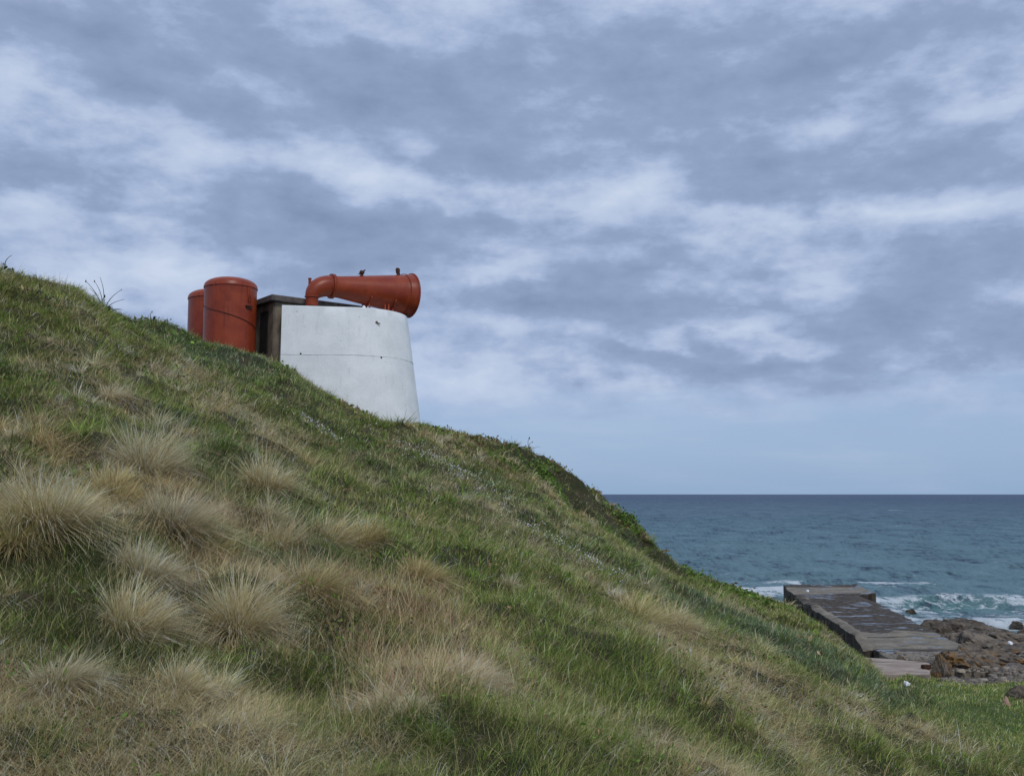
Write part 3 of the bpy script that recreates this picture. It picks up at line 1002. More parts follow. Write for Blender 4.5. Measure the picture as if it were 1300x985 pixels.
def pebbles():
    V, Q, C = [], [], []
    rs = np.random.default_rng(5)
    cube = np.array([(-1, -1, -1), (1, -1, -1), (1, 1, -1), (-1, 1, -1), (-1, -1, 1), (1, -1, 1), (1, 1, 1), (-1, 1, 1)], float)
    fq = np.array([(0, 1, 5, 4), (1, 2, 6, 5), (2, 3, 7, 6), (3, 0, 4, 7), (4, 5, 6, 7)])
    k = 0
    while k < 20000:
        x, y = rs.uniform(9.5, 26), rs.uniform(24.3, 37)
        g = field(GRAVEL, x, y)
        if rs.random() > g: continue
        onap = 29.4 < y < 38.2 and 11.7 + .12 * (y - 29.4) < x < 15.0 + .128 * (y - 29.8)
        if onap and (y > 33.5 or rs.random() < .55): continue
        s = rs.uniform(.012, .036) * (1 + 1.2 * (rs.random() > .95))
        p = cube * (1 + rs.uniform(-.35, .35, (8, 3))) * s * np.array([1.2, 1, .6])
        a = rs.uniform(0, 6.3)
        p = p @ np.array([[math.cos(a), -math.sin(a), 0], [math.sin(a), math.cos(a), 0], [0, 0, 1]])
        V.append(p + np.array([x, y, (2.95 - .24 * (y - 29.5) / 8.9 if onap else float(height(x, y))) + s * .3]))
        Q.append(fq + 8 * k)
        t = rs.uniform(.07, .3)
        C.append(np.tile(np.array([t, t * .85, t * .68]) * (1.2 if rs.random() > .9 else 1), (8, 1)))
        k += 1
    m, T = material('pebble')
    finish(T, T.n('ShaderNodeAttribute', attribute_name='Col').outputs[0], .75)
    o = link('shingle', quad_mesh('shingle', np.vstack(V), np.vstack(Q), np.vstack(C)), m)
    tag(o, kind='stuff')


pebbles()

# ------------------------------------------------------------------ grass
PAL = {k: np.array(v) for k, v in dict(
dark=(.022, .044, .007), green=(.052, .098, .013), fresh=(.090, .148, .022), olive=(.130, .132, .034), blue=(.042, .086, .042),
    straw=(.44, .345, .18), pale=(.54, .455, .30), tan=(.26, .19, .088), brown=(.095, .058, .032), red=(.23, .135, .085), grey=(.28, .25, .19)).items()}


def strands(root, up, bend, L, width, droop, c0, c1, side=None):
    """ribbons of four cross-sections; colours run from c0 at the root to c1 at the tip"""
    n = len(root)
    T = np.array([0, .38, .74, 1.0])
    wd = np.array([1.0, .85, .55, .10])
    if side is None:
        a = RNG.uniform(0, 2 * np.pi, n)
        side = np.c_[np.cos(a), np.sin(a), np.zeros(n)]
    V = np.empty((n, 4, 2, 3))
    C = np.empty((n, 4, 2, 3))
    for k, t in enumerate(T):
        p = root + L[:, None] * (up * (t - .30 * droop[:, None] * t * t) + bend * (droop[:, None] * t * t * .9)) - np.c_[np.zeros((n, 2)), L * droop ** 1.5 * .42 * t ** 3]
        off = side * (width * wd[k] * .5)[:, None]
        V[:, k, 0], V[:, k, 1] = p - off, p + off
        C[:, k, 0] = C[:, k, 1] = c0 + (c1 - c0) * t
    b = np.arange(n)[:, None] * 8
    Q = np.concatenate([b + np.array([0, 1, 3, 2]), b + np.array([2, 3, 5, 4]), b + np.array([4, 5, 7, 6])], axis=1).reshape(-1, 4)
    return V.reshape(-1, 3), Q, C.reshape(-1, 3)


def unit(v): return v / np.maximum(np.linalg.norm(v, axis=1, keepdims=True), 1e-9)


def slope_normal(x, y):
    e = .25
    gxx = (height(x + e, y) - height(x - e, y)) / (2 * e)
    gyy = (height(x, y + e) - height(x, y - e)) / (2 * e)
    return unit(np.c_[-gxx, -gyy, np.ones_like(gxx)]), unit(np.c_[-gxx, -gyy, np.zeros_like(gxx)] + 1e-6)


# patches of their own colour on the hillside: (px, py, radius m, kind, strength)
SPOTS = [(110, 690, .55, 'dark', 1.3), (250, 620, .7, 'fresh', 1.0), (300, 650, .5, 'dark', 1.0), (130, 770, .5, 'dark', 1.2), (250, 760, .4, 'dark', 1.2), (370, 830, .6, 'dark', .9),
         (90, 545, .9, 'fresh', .9), (280, 560, 1.0, 'blue', .8), (230, 520, 1.2, 'fresh', .7), (50, 500, .8, 'fresh', .8), (330, 760, .35, 'dark', 1.0), (30, 740, .5, 'dark', .9),
         (500, 690, .9, 'fresh', .9), (480, 735, .4, 'dark', 1.0), (600, 730, .9, 'fresh', .5), (550, 910, .6, 'dark', .9), (640, 900, .9, 'fresh', .8), (160, 860, .5, 'dark', .8), (380, 900, .6, 'fresh', .7), (60, 640, 1.1, 'dry', .35), (190, 590, 1.6, 'dry', .5), (215, 660, .8, 'greydry', .8), (180, 720, .9, 'dry', .15), (300, 770, .8, 'dry', .25),
         (345, 640, .8, 'blue', .7), (400, 640, .9, 'fresh', .7), (440, 680, 1.0, 'dry', .2), (260, 640, 1.0, 'red', .4), (290, 670, .7, 'red', .7),
         (500, 780, .7, 'red', .9), (560, 800, .6, 'red', .7), (455, 740, .6, 'red', .7), (480, 850, .5, 'red', .7), (30, 540, 1.5, 'dry', .6),
         (420, 790, .5, 'dark', 1.3), (450, 850, .5, 'dark', 1.3), (150, 690, .6, 'dark', .9), (320, 720, .5, 'blue', 1.2), (415, 715, .5, 'blue', 1.2),
         (260, 815, .4, 'dark', .8), (140, 830, .5, 'dark', 1.1), (60, 800, .5, 'dark', .6), (700, 800, 1.2, 'fresh', .7), (640, 850, .8, 'fresh', .7),
         (1010, 810, 2.2, 'blue', 1.5), (950, 800, 2.0, 'blue', 1.0), (640, 640, 3.0, 'blue', .4), (560, 600, 3.0, 'blue', .35), (760, 700, 3.0, 'fresh', .35),
         (880, 735, 3.5, 'fresh', .6), (940, 760, 3.0, 'fresh', .5), (930, 850, 1.3, 'dry', .8), (860, 850, 1.0, 'dry', .4), (1040, 870, 1.5, 'dry', .6),
         (1100, 860, 1.5, 'dry', .45), (820, 890, .9, 'fresh', .5), (1010, 890, 1.2, 'fresh', .6), (790, 650, 1.3, 'red', .9), (780, 690, 2.0, 'brownish', .7),
         (700, 620, 2.5, 'dark', .8), (620, 575, 2.5, 'brownish', .5), (740, 640, 2.0, 'dark', .8), (720, 600, 1.2, 'brownish', .7), (830, 710, 1.5, 'dark', .9), (660, 590, 2, 'dark', .7), (350, 440, 2.5, 'fresh', .6), (280, 455, 2.5, 'blue', .9),
         (220, 430, 2.5, 'fresh', .8), (200, 470, 2.0, 'dry', .3), (130, 470, 2.0, 'dry', .7), (60, 450, 2.0, 'fresh', .5), (40, 375, 2.0, 'olive', .8), (10, 480, .7, 'dark', 1.2),
         (110, 590, .5, 'dark', .9), (240, 790, .5, 'dry', .6), (590, 850, .5, 'pale', 1.5), (515, 885, .4, 'pale', 1.4), (270, 730, .5, 'red', .5),
         (650, 700, 2.0, 'dry', .35), (700, 690, 2.0, 'dry', .35), (120, 890, 1.2, 'dry', .7), (330, 870, 1.0, 'dry', .7), (200, 960, 1.2, 'dry', .5), (600, 960, 1.2, 'fresh', .4)]
SP = []
for (px, py, r, kind, s) in SPOTS:
    g = on_ground(px, py)
    if g: SP.append((g[0], g[1], r, kind, s))


def ground_tone(x, y):
    """dryness and tint weights of the sward at each place"""
    dist = np.hypot(x, y)
    dry = 1.05 * (fbm(x * .45 + 3, y * .45, 4, 120) - .5) + 2.1 * (fbm(x * 1.5, y * 1.5, 4, 121) - .5) + 1.0 * (fbm(x * 6, y * 6, 3, 122) - .5)
    dry = dry - .25 + .10 * sstep(14, 7, dist) * sstep(2.0, -2.5, x) + .10 * sstep(-2, -8, x) * (dist > 12)
    dry -= 1.2 * flatness(x, y)
    w = {k: np.zeros_like(x) for k in ('red', 'dark', 'blue', 'fresh', 'olive', 'brownish', 'pale', 'greydry')}
    for (cx, cy, r, kind, s) in SP:
        q = ((x - cx) ** 2 + (y - cy) ** 2) / (r * r)
        g = s * np.exp(-q) * (.35 + 1.3 * fbm(x * 1.8 + r, y * 1.8, 3, 130))
        if kind in ('dry',): dry += .55 * g
        elif kind in ('greydry', 'pale'):
            dry += .6 * g
            w[kind] += g
        elif kind in ('fresh', 'dark', 'blue', 'olive'):
            dry -= .42 * g
            w[kind] += g
        elif kind == 'brownish':
            dry += .18 * g
            w[kind] += g
        elif kind == 'red':
            dry += .45 * g
            w[kind] += g
    return dry, w


def flatness(x, y): return sstep(4.35, 4.0, height(x, y)) * sstep(6.5, 8.5, x)


def blend(a, b, t): return a + (b - a) * np.clip(t, 0, 1)[:, None]


_rpx = np.arange(-500, 1900, 12.0)
_rid = [_silhouette(q) for q in _rpx]
_rel, _rd = np.array([r[0] for r in _rid]), np.array([r[1] for r in _rid])


def scatter(n, dmin, dmax, power=0.0):
    px = RNG.uniform(-230, 1640, n)
    q = .6
    d = (dmin ** q + RNG.random(n) * (dmax ** q - dmin ** q)) ** (1 / q)
    x = (px - 650) / F * d
    z = height(x, d)
    ok = (field(GRAVEL, x, d) < .45) & (z > 1.2)
    el = (z + .35 - 8) / d
    m = np.interp(px, _rpx, _rel)
    dd = np.interp(px, _rpx, _rd)
    ok &= ~((d > dd + .8) & (el < m) & (px < 1075))
    return x[ok], d[ok], z[ok]


GAIN = 2.12


def sward(n, dmin, dmax, kind, per=13):
    x, y, z = scatter(n // per, dmin, dmax)
    dry, w = ground_tone(x, y)
    isdry = RNG.normal(0, .16, len(x)) + dry > .06
    keep = isdry if kind == 'dry' else ~isdry
    if kind == 'lying': keep = (dry + RNG.normal(0, .3, len(x)) > -.12)
    x, y, dry = x[keep], y[keep], dry[keep]
    m = len(x)
    w = {k: v[keep] for k, v in w.items()}
    ts = np.exp(RNG.normal(0, .35, m))                        # tuft size
    tr, tr2, tr3 = RNG.random(m), RNG.random(m), RNG.random(m)
    tlum = np.exp(RNG.normal(0, .40, m))
    lean = RNG.normal(0, .35, (m, 3))
    d0 = np.hypot(x, y)
    rad = (.035 + .0022 * d0) * ts * (1.6 if kind == 'lying' else 1)
    rep = np.repeat(np.arange(m), per)
    n = len(rep)
    o = RNG.normal(0, 1, (n, 2))
    x, y = x[rep] + o[:, 0] * rad[rep], y[rep] + o[:, 1] * rad[rep]
    dry, ts, tr, tr2, tr3, tlum, lean = [q[rep] for q in (dry, ts, tr, tr2, tr3, tlum, lean)]
    w = {k: v[rep] for k, v in w.items()}
    z = height(x, y)
    out = np.c_[o, np.zeros(n)]
    dist = np.hypot(x, y)
    fl = flatness(x, y)
    nrm, down = slope_normal(x, y)
    jit = RNG.normal(0, 1, (n, 3))
    ang = 2 * np.pi * fbm(x * .7, y * .7, 2, 150) * 1.6
    flow = np.c_[np.cos(ang), np.sin(ang), np.zeros(n)]
    bend = unit(flow * .45 + down * .55 + np.array([.35, -.1, 0]) + out * .55 + lean * .8 + jit * .35)
    lod = np.clip(dist / 9, .6, 3.4)
    if kind == 'green':
        L = RNG.uniform(.06, .17, n) * ts ** .7
        up = unit(nrm * .45 + np.array([0, 0, .65]) + jit * .16 + out * .20 + lean * .45)
        droop = RNG.uniform(.05, .70, n)
        width = .0046 * lod * RNG.uniform(.6, 1.25, n)
        c = blend(np.tile(PAL['green'], (n, 1)), PAL['olive'], tr * .9)
        c = blend(c, PAL['dark'], (tr2 < .30) * .65)
        c = blend(c, PAL['fresh'], tr3 * .8 * (w['fresh'] + .30 + fl * .7))
        c = blend(c, PAL['dark'], w['dark'] * .8)
        c = blend(c, PAL['blue'], w['blue'] * .85)
        c = blend(c, PAL['olive'], w['olive'] * .6 + w['brownish'] * .4)
        c = blend(c, PAL['straw'], (RNG.random(n) < .12) * .75)
        tip = blend(c, PAL['straw'], RNG.random(n) ** 3 * .55)
        base = blend(c, PAL['brown'], RNG.random(n) * .35)
    elif kind == 'dry':
        L = RNG.uniform(.08, .21, n) * ts ** .8
        up = unit(nrm * .5 + np.array([0, 0, .35]) + jit * .28 + out * .4 + lean * .6)
        droop = RNG.uniform(.4, 1.25, n)
        width = .0038 * lod * RNG.uniform(.55, 1.2, n)
        c = blend(np.tile(PAL['straw'], (n, 1)), PAL['tan'], .25 + .75 * tr * RNG.random(n) ** .5)
        c = blend(c, PAL['brown'], (RNG.random(n) < .25) * .75)
        c = blend(c, PAL['pale'], (tr2 < .12) * .7 + w['pale'] * .6)
        c = blend(c, PAL['olive'], (RNG.random(n) < .15) * .7 + (tr3 < .32) * .6)
        c = blend(c, PAL['red'], w['red'] * (.3 + tr) * .9)
        c = blend(c, PAL['grey'], w['greydry'] * .7 + .10)
        c = blend(c, PAL['brown'], w['brownish'] * tr3 * 1.1)
        tip = blend(c, PAL['pale'], RNG.random(n) * .25)
        base = blend(c, PAL['tan'], RNG.random(n) * .6)
    else:                                     # old stems lying in the sward
        L = RNG.uniform(.12, .30, n)
        up = unit(nrm * .14 + bend * .6 + jit * .5)
        droop = RNG.uniform(.1, .8, n)
        width = .0032 * lod * RNG.uniform(.5, 1.1, n)
        c = blend(np.tile(PAL['tan'], (n, 1)), PAL['straw'], tr * 1.1)
        c = blend(c, PAL['pale'], (RNG.random(n) < .14) * .9)
        c = blend(c, PAL['red'], w['red'] * .7 + .10)
        c = blend(c, PAL['brown'], RNG.random(n) ** 2 * .8)
        base, tip = c, c
        z = z + .03
    L = L * (1 - .42 * fl) * (1 - .15 * sstep(20, 34, dist))
    lum = (tlum * np.exp(RNG.normal(0, .20, n)))[:, None] * GAIN
    root = np.c_[x, y, z - .015]
    return strands(root, up, bend, L, width, droop, np.clip(base * lum, 0, .8), np.clip(tip * lum, 0, .8))


def clumps(m, per, tone, dmin, dmax, sz, fore=False):
    """small ragged tufts that stand out of the sward"""
    x, y, z = scatter(m, dmin, dmax)
    dry, w = ground_tone(x, y)
    keep = (dry > .0) if tone == 'dry' else (dry < .05)
    keep &= flatness(x, y) < .3
    if fore: keep &= (x / y < -.05) & (dry > .12)
    x, y = x[keep], y[keep]
    m = len(x)
    R = RNG.uniform(*sz, m) * np.exp(RNG.normal(0, .25, m)) * np.clip(np.hypot(x, y) / 10, .8, 1.4)
    tl = np.exp(RNG.normal(0, .28, m))
    tr = RNG.random(m)
    ln = RNG.normal(0, .3, (m, 3))
    rep = np.repeat(np.arange(m), per)
    n = len(rep)
    az, pol = RNG.uniform(0, 2 * np.pi, n), np.arccos(1 - RNG.random(n) * .8)
    rad = np.c_[np.cos(az), np.sin(az), np.zeros(n)]
    xx, yy = x[rep] + rad[:, 0] * R[rep] * .3 * RNG.random(n), y[rep] + rad[:, 1] * R[rep] * .3 * RNG.random(n)
    nrm, down = slope_normal(xx, yy)
    up = unit((nrm * .3 + np.array([0, 0, .8])) * np.cos(pol)[:, None] + rad * np.sin(pol)[:, None] + RNG.normal(0, .18, (n, 3)) + ln[rep])
    bend = unit(rad * .6 + down * .7 + np.array([.3, 0, 0]) + RNG.normal(0, .3, (n, 3)))
    L = R[rep] * RNG.uniform(.5, 1.25, n)
    dist = np.hypot(xx, yy)
    width = np.maximum(.0036, .00058 * dist) * RNG.uniform(.5, 1.4, n)
    if tone == 'dry':
        c = blend(blend(np.tile(PAL['straw'], (n, 1)), PAL['tan'], RNG.random(n)), PAL['grey'], (tr[rep] < .3) * .6)
        c = blend(c, PAL['pale'], (tr[rep] > .8) * .7)
    else:
        c = blend(blend(np.tile(PAL['green'], (n, 1)), PAL['olive'], RNG.random(n) * .8), PAL['fresh'], tr[rep] * .8)
        c = blend(c, PAL['straw'], (RNG.random(n) < .12) * .8)
    lum = (tl[rep] * np.exp(RNG.normal(0, .25, n)))[:, None] * GAIN
    return strands(np.c_[xx, yy, height(xx, yy) - .01], up, bend, L, width, RNG.uniform(.1, .95, n), np.clip(c * lum * .8, 0, .8), np.clip(c * lum, 0, .8))


def stalks(n):
    """tall dead stems standing where the reddish growth is"""
    P = [p for p in SP if p[3] in ('red', 'pale') and p[1] < 14]
    k = RNG.integers(0, len(P), n)
    c = np.array([(p[0], p[1], p[2]) for p in P])[k]
    x, y = c[:, 0] + RNG.normal(0, .6, n) * c[:, 2], c[:, 1] + RNG.normal(0, .6, n) * c[:, 2]
    jit = RNG.normal(0, 1, (n, 3))
    up = unit(np.array([0.15, 0, .8]) + jit * .45)
    bend = unit(jit + np.array([.4, 0, -.2]))
    col = blend(np.tile(PAL['red'], (n, 1)), PAL['straw'], RNG.random(n)) * np.exp(RNG.normal(0, .3, n))[:, None] * GAIN
    return strands(np.c_[x, y, height(x, y)], up, bend, RNG.uniform(.16, .42, n), RNG.uniform(.002, .0042, n), RNG.uniform(0, .5, n), col * .7, np.clip(col, 0, .8))


def stack(parts):
    V, Q, C, off = [], [], [], 0
    for v, q, c in parts:
        V.append(v)
        Q.append(q + off)
        C.append(c)
        off += len(v)
    return np.vstack(V), np.vstack(Q), np.vstack(C)


NG = 1.0
go = link('grass', quad_mesh('grass', *stack([sward(int(1270000 * NG), 4.0, 49, 'green'), clumps(2600, 60, 'green', 5, 46, (.13, .24))])), M['blade'])
tag(go, kind='stuff')
go = link('dry_grass', quad_mesh('dry_grass', *stack([sward(int(1130000 * NG), 4.0, 49, 'dry'), sward(int(330000 * NG), 4.0, 42, 'lying'), stalks(6500), clumps(3000, 60, 'dry', 5, 46, (.12, .24)), clumps(800, 200, 'dry', 6.5, 15, (.12, .23), True)])), M['blade'])
tag(go, kind='stuff')


# low broad-leaved plants: dense on the far brow, sparse elsewhere
def ground_cover():
    x, y, z = [np.concatenate(q) for q in zip(scatter(260000, 5, 48), scatter(520000, 27, 48))]
    m = fbm(x * .9, y * .9, 4, 160)
    brow = sstep(27, 35, y) * sstep(-6, -1, x)
    keep = RNG.random(len(x)) < np.clip((m - .52) * 5, 0, 1) * (.22 + .9 * brow) * (1 - flatness(x, y))
    x, y, z, m, brow = x[keep], y[keep], z[keep], m[keep], brow[keep]
    for (px, py, k, r) in ((425, 800, 170, .20), (432, 825, 90, .14), (100, 615, 60, .2), (10, 490, 90, .3), (560, 640, 60, .3), (30, 880, 60, .2), (610, 905, 60, .2)):
        g = on_ground(px, py)
        ex, ey = g[0] + RNG.normal(0, r, k), g[1] + RNG.normal(0, r, k)
        x, y, z = np.append(x, ex), np.append(y, ey), np.append(z, height(ex, ey) + RNG.uniform(.02, .10, k))
        m, brow = np.append(m, np.full(k, .6)), np.append(brow, np.zeros(k))
    keep = np.ones(len(x), bool)
    n = len(x)
    dist = np.hypot(x, y)
    s = RNG.uniform(.012, .028, n) * np.clip(dist / 12, .7, 2.4)
    nrm, down = slope_normal(x, y)
    h = RNG.uniform(0, .13, n) * (.4 + .9 * m[keep])
    h = h + brow[keep] * np.maximum(fbm(x * 1.6, y * 1.6, 3, 163) - .48, 0) * RNG.uniform(0, .75, n)
    c = np.c_[x, y, z] + nrm * h[:, None] + RNG.normal(0, .02, (n, 3))
    a = unit(RNG.normal(0, 1, (n, 3)) + nrm * .3)
    t = unit(np.cross(a, RNG.normal(0, 1, (n, 3))))
    b = np.cross(a, t)
    V = np.stack([c - t * s[:, None] * 1.3, c - b * s[:, None] * .6, c + t * s[:, None] * 1.3, c + b * s[:, None] * .6], 1).reshape(-1, 3)
    Q = np.arange(n * 4).reshape(-1, 4)
    tone = fbm(x * .8 + 4, y * .8, 3, 161)
    col = blend(np.tile(PAL['green'], (n, 1)), PAL['fresh'], RNG.random(n) * .8)
    col = blend(col, PAL['brown'] * 1.3, (tone > .58) * RNG.random(n) * 1.2)
    col = blend(col, PAL['red'], (fbm(x * .7 + 14, y * .7, 3, 162) > .64) * RNG.random(n))
    col = col * np.exp(RNG.normal(0, .3, n))[:, None] * 1.6
    o = link('ground_cover', quad_mesh('ground_cover', V, Q, np.repeat(col, 4, 0)), M['leaf'])
    tag(o, kind='stuff')


ground_cover()


# tiny white flowers in drifts down the bank
def flowers():
    lines = [((380, 532), (425, 566), 130, .7), ((500, 562), (592, 612), 210, .9), ((590, 612), (700, 700), 110, 1.4), ((660, 668), (790, 745), 240, 1.0),
             ((560, 585), (640, 650), 110, 1.6), ((60, 470), (120, 500), 14, .8), ((640, 690), (720, 760), 40, 1.5)]
    P = []
    for (a, b, n, sp) in lines:
        for k in range(n):
            t = RNG.random()
            g = on_ground(a[0] + (b[0] - a[0]) * t, a[1] + (b[1] - a[1]) * t, 6, 45) if k % 5 == 0 else None
            if g: last = g
            if k == 0 and not g: last = (0, 20, 8)
            c = RNG.normal(0, sp * .42, 2) * np.array([1, .6])
            P.append((last[0] + c[0], last[1] + c[1]))
    P = np.array(P)
    n = len(P)
    z = height(P[:, 0], P[:, 1]) + RNG.uniform(.12, .22, n)
    c = np.c_[P, z]
    s = RNG.uniform(.005, .012, n) * np.clip(P[:, 1] / 16, .6, 1.5)
    V, Q = [], []
    for k in range(2):
        a = unit(RNG.normal(0, .6, (n, 3)) + np.array([0, -.5, .8]))
        t = unit(np.cross(a, RNG.normal(0, 1, (n, 3))))
        b = np.cross(a, t)
        V.append(np.stack([c - t * s[:, None], c - b * s[:, None], c + t * s[:, None], c + b * s[:, None]], 1).reshape(-1, 3))
        Q.append(np.arange(n * 4).reshape(-1, 4) + k * n * 4)
    o = link('white_flowers', quad_mesh('white_flowers', np.vstack(V), np.vstack(Q), np.full((n * 8, 3), .72)), M['leaf'])
    tag(o, kind='stuff')


flowers()

# ------------------------------------------------------------------ tussocks one can tell apart
TUSS = [  # px, py of the crown's foot, width px, tone, blades, label
    (70, 668, 150, 'straw', 3200, 'widest straw tussock at the edge of the view, brown strands combed down its right side'),
    (150, 640, 95, 'gold', 2000, 'golden brown mop of grass between the widest tussock and the grey matted clump'),
    (190, 598, 120, 'pale', 2200, 'pale tall tussock highest in the cluster of big tussocks'),
    (222, 668, 120, 'grey', 2000, 'grey matted tussock with a dark hollow, right of the golden mop'),
    (20, 690, 100, 'greenish', 1800, 'half green tussock cut by the view edge below the widest tussock'),
    (342, 622, 78, 'straw', 1500, 'rounded straw tussock standing alone above the double mops'),
    (188, 735, 110, 'pale', 2000, 'pale upright tussock below the grey matted clump'),
    (262, 705, 62, 'greenish', 1200, 'small yellow green tussock between two pale ones'),
    (420, 690, 62, 'straw', 1300, 'left one of the two mops standing side by side'),
    (458, 694, 56, 'gold', 1300, 'right one of the two mops standing side by side'),
    (352, 696, 66, 'straw', 1300, 'squat straw tussock left below the double mops'),
    (308, 800, 130, 'straw', 2800, 'broad straw tussock combed to the right in the lower part of the bank'),
    (170, 800, 120, 'straw', 2200, 'straw tussock leaning right, low on the bank under the pale upright one'),
    (400, 750, 70, 'gold', 1400, 'tussock with blue green top and drooping brown skirt'),
    (536, 738, 62, 'gold', 1500, 'lone spiky golden tussock in the middle of the bank'),
    (812, 792, 66, 'greenish', 1500, 'yellow green tussock, larger of the far pair on the grassy shoulder'),
    (862, 800, 56, 'straw', 1200, 'straw tussock, smaller of the far pair on the grassy shoulder'),
    (590, 866, 56, 'white', 1500, 'bleached curly grass clump beside the reddish dead stems'),
    (518, 905, 44, 'white', 1200, 'small bleached clump lowest of the whitish ones'),
    (142, 506, 36, 'white', 700, 'little whitish tuft high on the bank under the skyline'),
    (345, 665, 50, 'pale', 900, 'pale tuft wedged above the squat straw tussock'),
    (235, 880, 90, 'straw', 1600, 'flattened straw clump near the bottom of the bank'),
    (75, 870, 100, 'pale', 1600, 'pale ragged clump in the lowest corner of the bank'),
    (650, 748, 30, 'pale', 500, 'tiny round pale tuft in mid bank grass'),
]
TONES = {'straw': ('straw', 'tan', 'pale', .14), 'gold': ('tan', 'tan', 'straw', .12), 'pale': ('straw', 'grey', 'pale', .14), 'grey': ('grey', 'grey', 'straw', .04),
         'greenish': ('straw', 'olive', 'straw', .45), 'white': ('pale', 'tan', 'pale', .02)}


def tussock(px, py, wpx, tone, n, label, k):
    n = int(n * 1.25)
    g = on_ground(px, py)
    if g is None: return
    x0, y0, z0 = g
    d = math.hypot(x0, y0)
    R = wpx / F * d * (.60 if wpx < 85 else .45)
    nrm, down = slope_normal(np.array([x0]), np.array([y0]))
    nrm, down = nrm[0], down[0]
    rs = np.random.default_rng(900 + k)
    az = rs.uniform(0, 2 * np.pi, n)
    pol = np.arccos(1 - rs.random(n) * .92) * 1.0              # from straight up to almost level
    rad = np.c_[np.cos(az), np.sin(az), np.zeros(n)]
    clump = rs.normal(0, .28, (26, 3))                         # locks of grass that lean together
    axis = nrm * .30 + np.array([.10, -.05, .85]) + np.append(rs.normal(0, .20, 2), 0)
    axis /= np.linalg.norm(axis)
    up = unit(axis * np.cos(pol * .9)[:, None] + rad * np.sin(pol * .9)[:, None] + rs.normal(0, .17, (n, 3)) + np.array([.08, 0, 0]) + .55 * (clump[rs.integers(0, 26, n)]))
    bend = unit(rad * .7 + down * .75 + np.array([.35, -.1, 0]) + rs.normal(0, .25, (n, 3)))
    rr = R * .42 * np.sqrt(rs.random(n))
    root = np.c_[x0 + rad[:, 0] * rr, y0 + rad[:, 1] * rr, np.zeros(n)]
    root[:, 2] = height(root[:, 0], root[:, 1]) - .01 + .10 * R * (1 - (rr / (R * .42)) ** 2)
    a0, a1 = rs.uniform(0, 6.28, 2)
    L = R * rs.uniform(.45, 1.18, n) * (1 + .28 * np.cos(az - a0) + .14 * np.cos(3 * az - a1))
    flat_dead = rs.random(n) < .08
    up[flat_dead] = unit(rad[flat_dead] + rs.normal(0, .35, (flat_dead.sum(), 3)) * [1, 1, .5] + down * .5) * (1.0 if tone != 'white' else .8)
    droop = rs.uniform(.10, .95, n) * (.55 + .45 * pol)
    if tone == 'white': droop *= 1.3
    width = np.maximum(.0040, .00050 * d) * rs.uniform(.5, 1.5, n)
    a, b, c3, gr = TONES[tone]
    c = blend(np.tile(PAL[a], (n, 1)), PAL[b], rs.random(n))
    c = blend(c, PAL['olive'], (rs.random(n) < gr) * .85)
    c = blend(c, PAL['green'], (rs.random(n) < gr * .7) * .8)
    low = (bend @ down > .3) & (pol > .9)
    c = blend(c, PAL['brown'], low * rs.random(n) * .7)
    c = blend(c, PAL['tan'] * .7, flat_dead * rs.random(n))
    lum = np.exp(rs.normal(0, .28, n))[:, None]
    tip = blend(c, PAL[c3], rs.random(n) * .9)
    base = blend(c, PAL['tan'], .5 * rs.random(n))
    if k == 13: tip = blend(tip, PAL['blue'] * 1.6, (~low) * rs.random(n) * .8)
    global RNG
    keep, RNG = RNG, rs
    V, Q, C = strands(root, up, bend, L, width, droop, np.clip(base * lum * 1.75, 0, .8), np.clip(tip * lum * 2.2, 0, .82))
    RNG = keep
    o = link('grass_tussock', quad_mesh('grass_tussock', V - np.array([x0, y0, z0]), Q, C), M['blade'])
    o.location = (x0, y0, z0)
    tag(o, label, 'grass tussock', 'tussocks on the grass bank')


for k, t in enumerate(TUSS): tussock(*t, k)

# ------------------------------------------------------------------ weeds on the sky line and litter
M['stem'] = mottled('dry_stem', (.035, .03, .02), (.075, .06, .035), 10, .8)
M['weedleaf'] = mottled('weed_leaf', (.035, .07, .016), (.06, .11, .028), 10, .6)


def weed(px, py, d, stems, label, leaves=18):
    """stems: (tip px, tip py, seed head size) drawn as curved stalks from one foot"""
    b = Vector(at(px, py, d))
    b.z = float(height(b.x, b.y))
    root = tag(empty('weed_plant', b), label, 'weed')
    for (tx, ty, hs) in stems:
        t = Vector(at(tx, ty, d + random.uniform(-.15, .15)))
        bm = bmesh.new()
        pts = [b.lerp(t, k / 7) + Vector(((.05 * math.sin(k / 7 * math.pi)) * (1 if tx < px else -1), 0, .05 * math.sin(k / 7 * math.pi))) for k in range(8)]
        tube(bm, pts, [.012 - .0075 * k / 7 for k in range(8)], 6)
        if hs:
            tube(bm, [t - Vector((0, 0, hs)), t - Vector((0, 0, hs * .3)), t + Vector((0, 0, hs))], [.004, hs * .55, .004], 8)
        place('stem', bm, M['stem'], root, True)
    if leaves:
        for k in range(leaves):
            bm = bmesh.new()
            a, L = random.uniform(0, 6.28), random.uniform(.10, .26)
            dr = Vector((math.cos(a), math.sin(a), 0))
            sd = Vector((-dr.y, dr.x, 0))
            q = b + Vector((0, 0, .03)) + dr * random.uniform(0, .25)
            rows = []
            for j in range(5):
                t = j / 4
                c = q + dr * L * t + Vector((0, 0, L * (1.0 * t - .8 * t * t)))
                wv = .035 * math.sin(math.pi * (.15 + .8 * t))
                rows.append((bm.verts.new(c - sd * wv), bm.verts.new(c + Vector((0, 0, .004 - .01))), bm.verts.new(c + sd * wv)))
            for r0, r1 in zip(rows, rows[1:]):
                bm.faces.new((r0[0], r0[1], r1[1], r1[0]))
                bm.faces.new((r0[1], r0[2], r1[2], r1[1]))
            place('leaf', bm, M['weedleaf'], root, True)
    return root


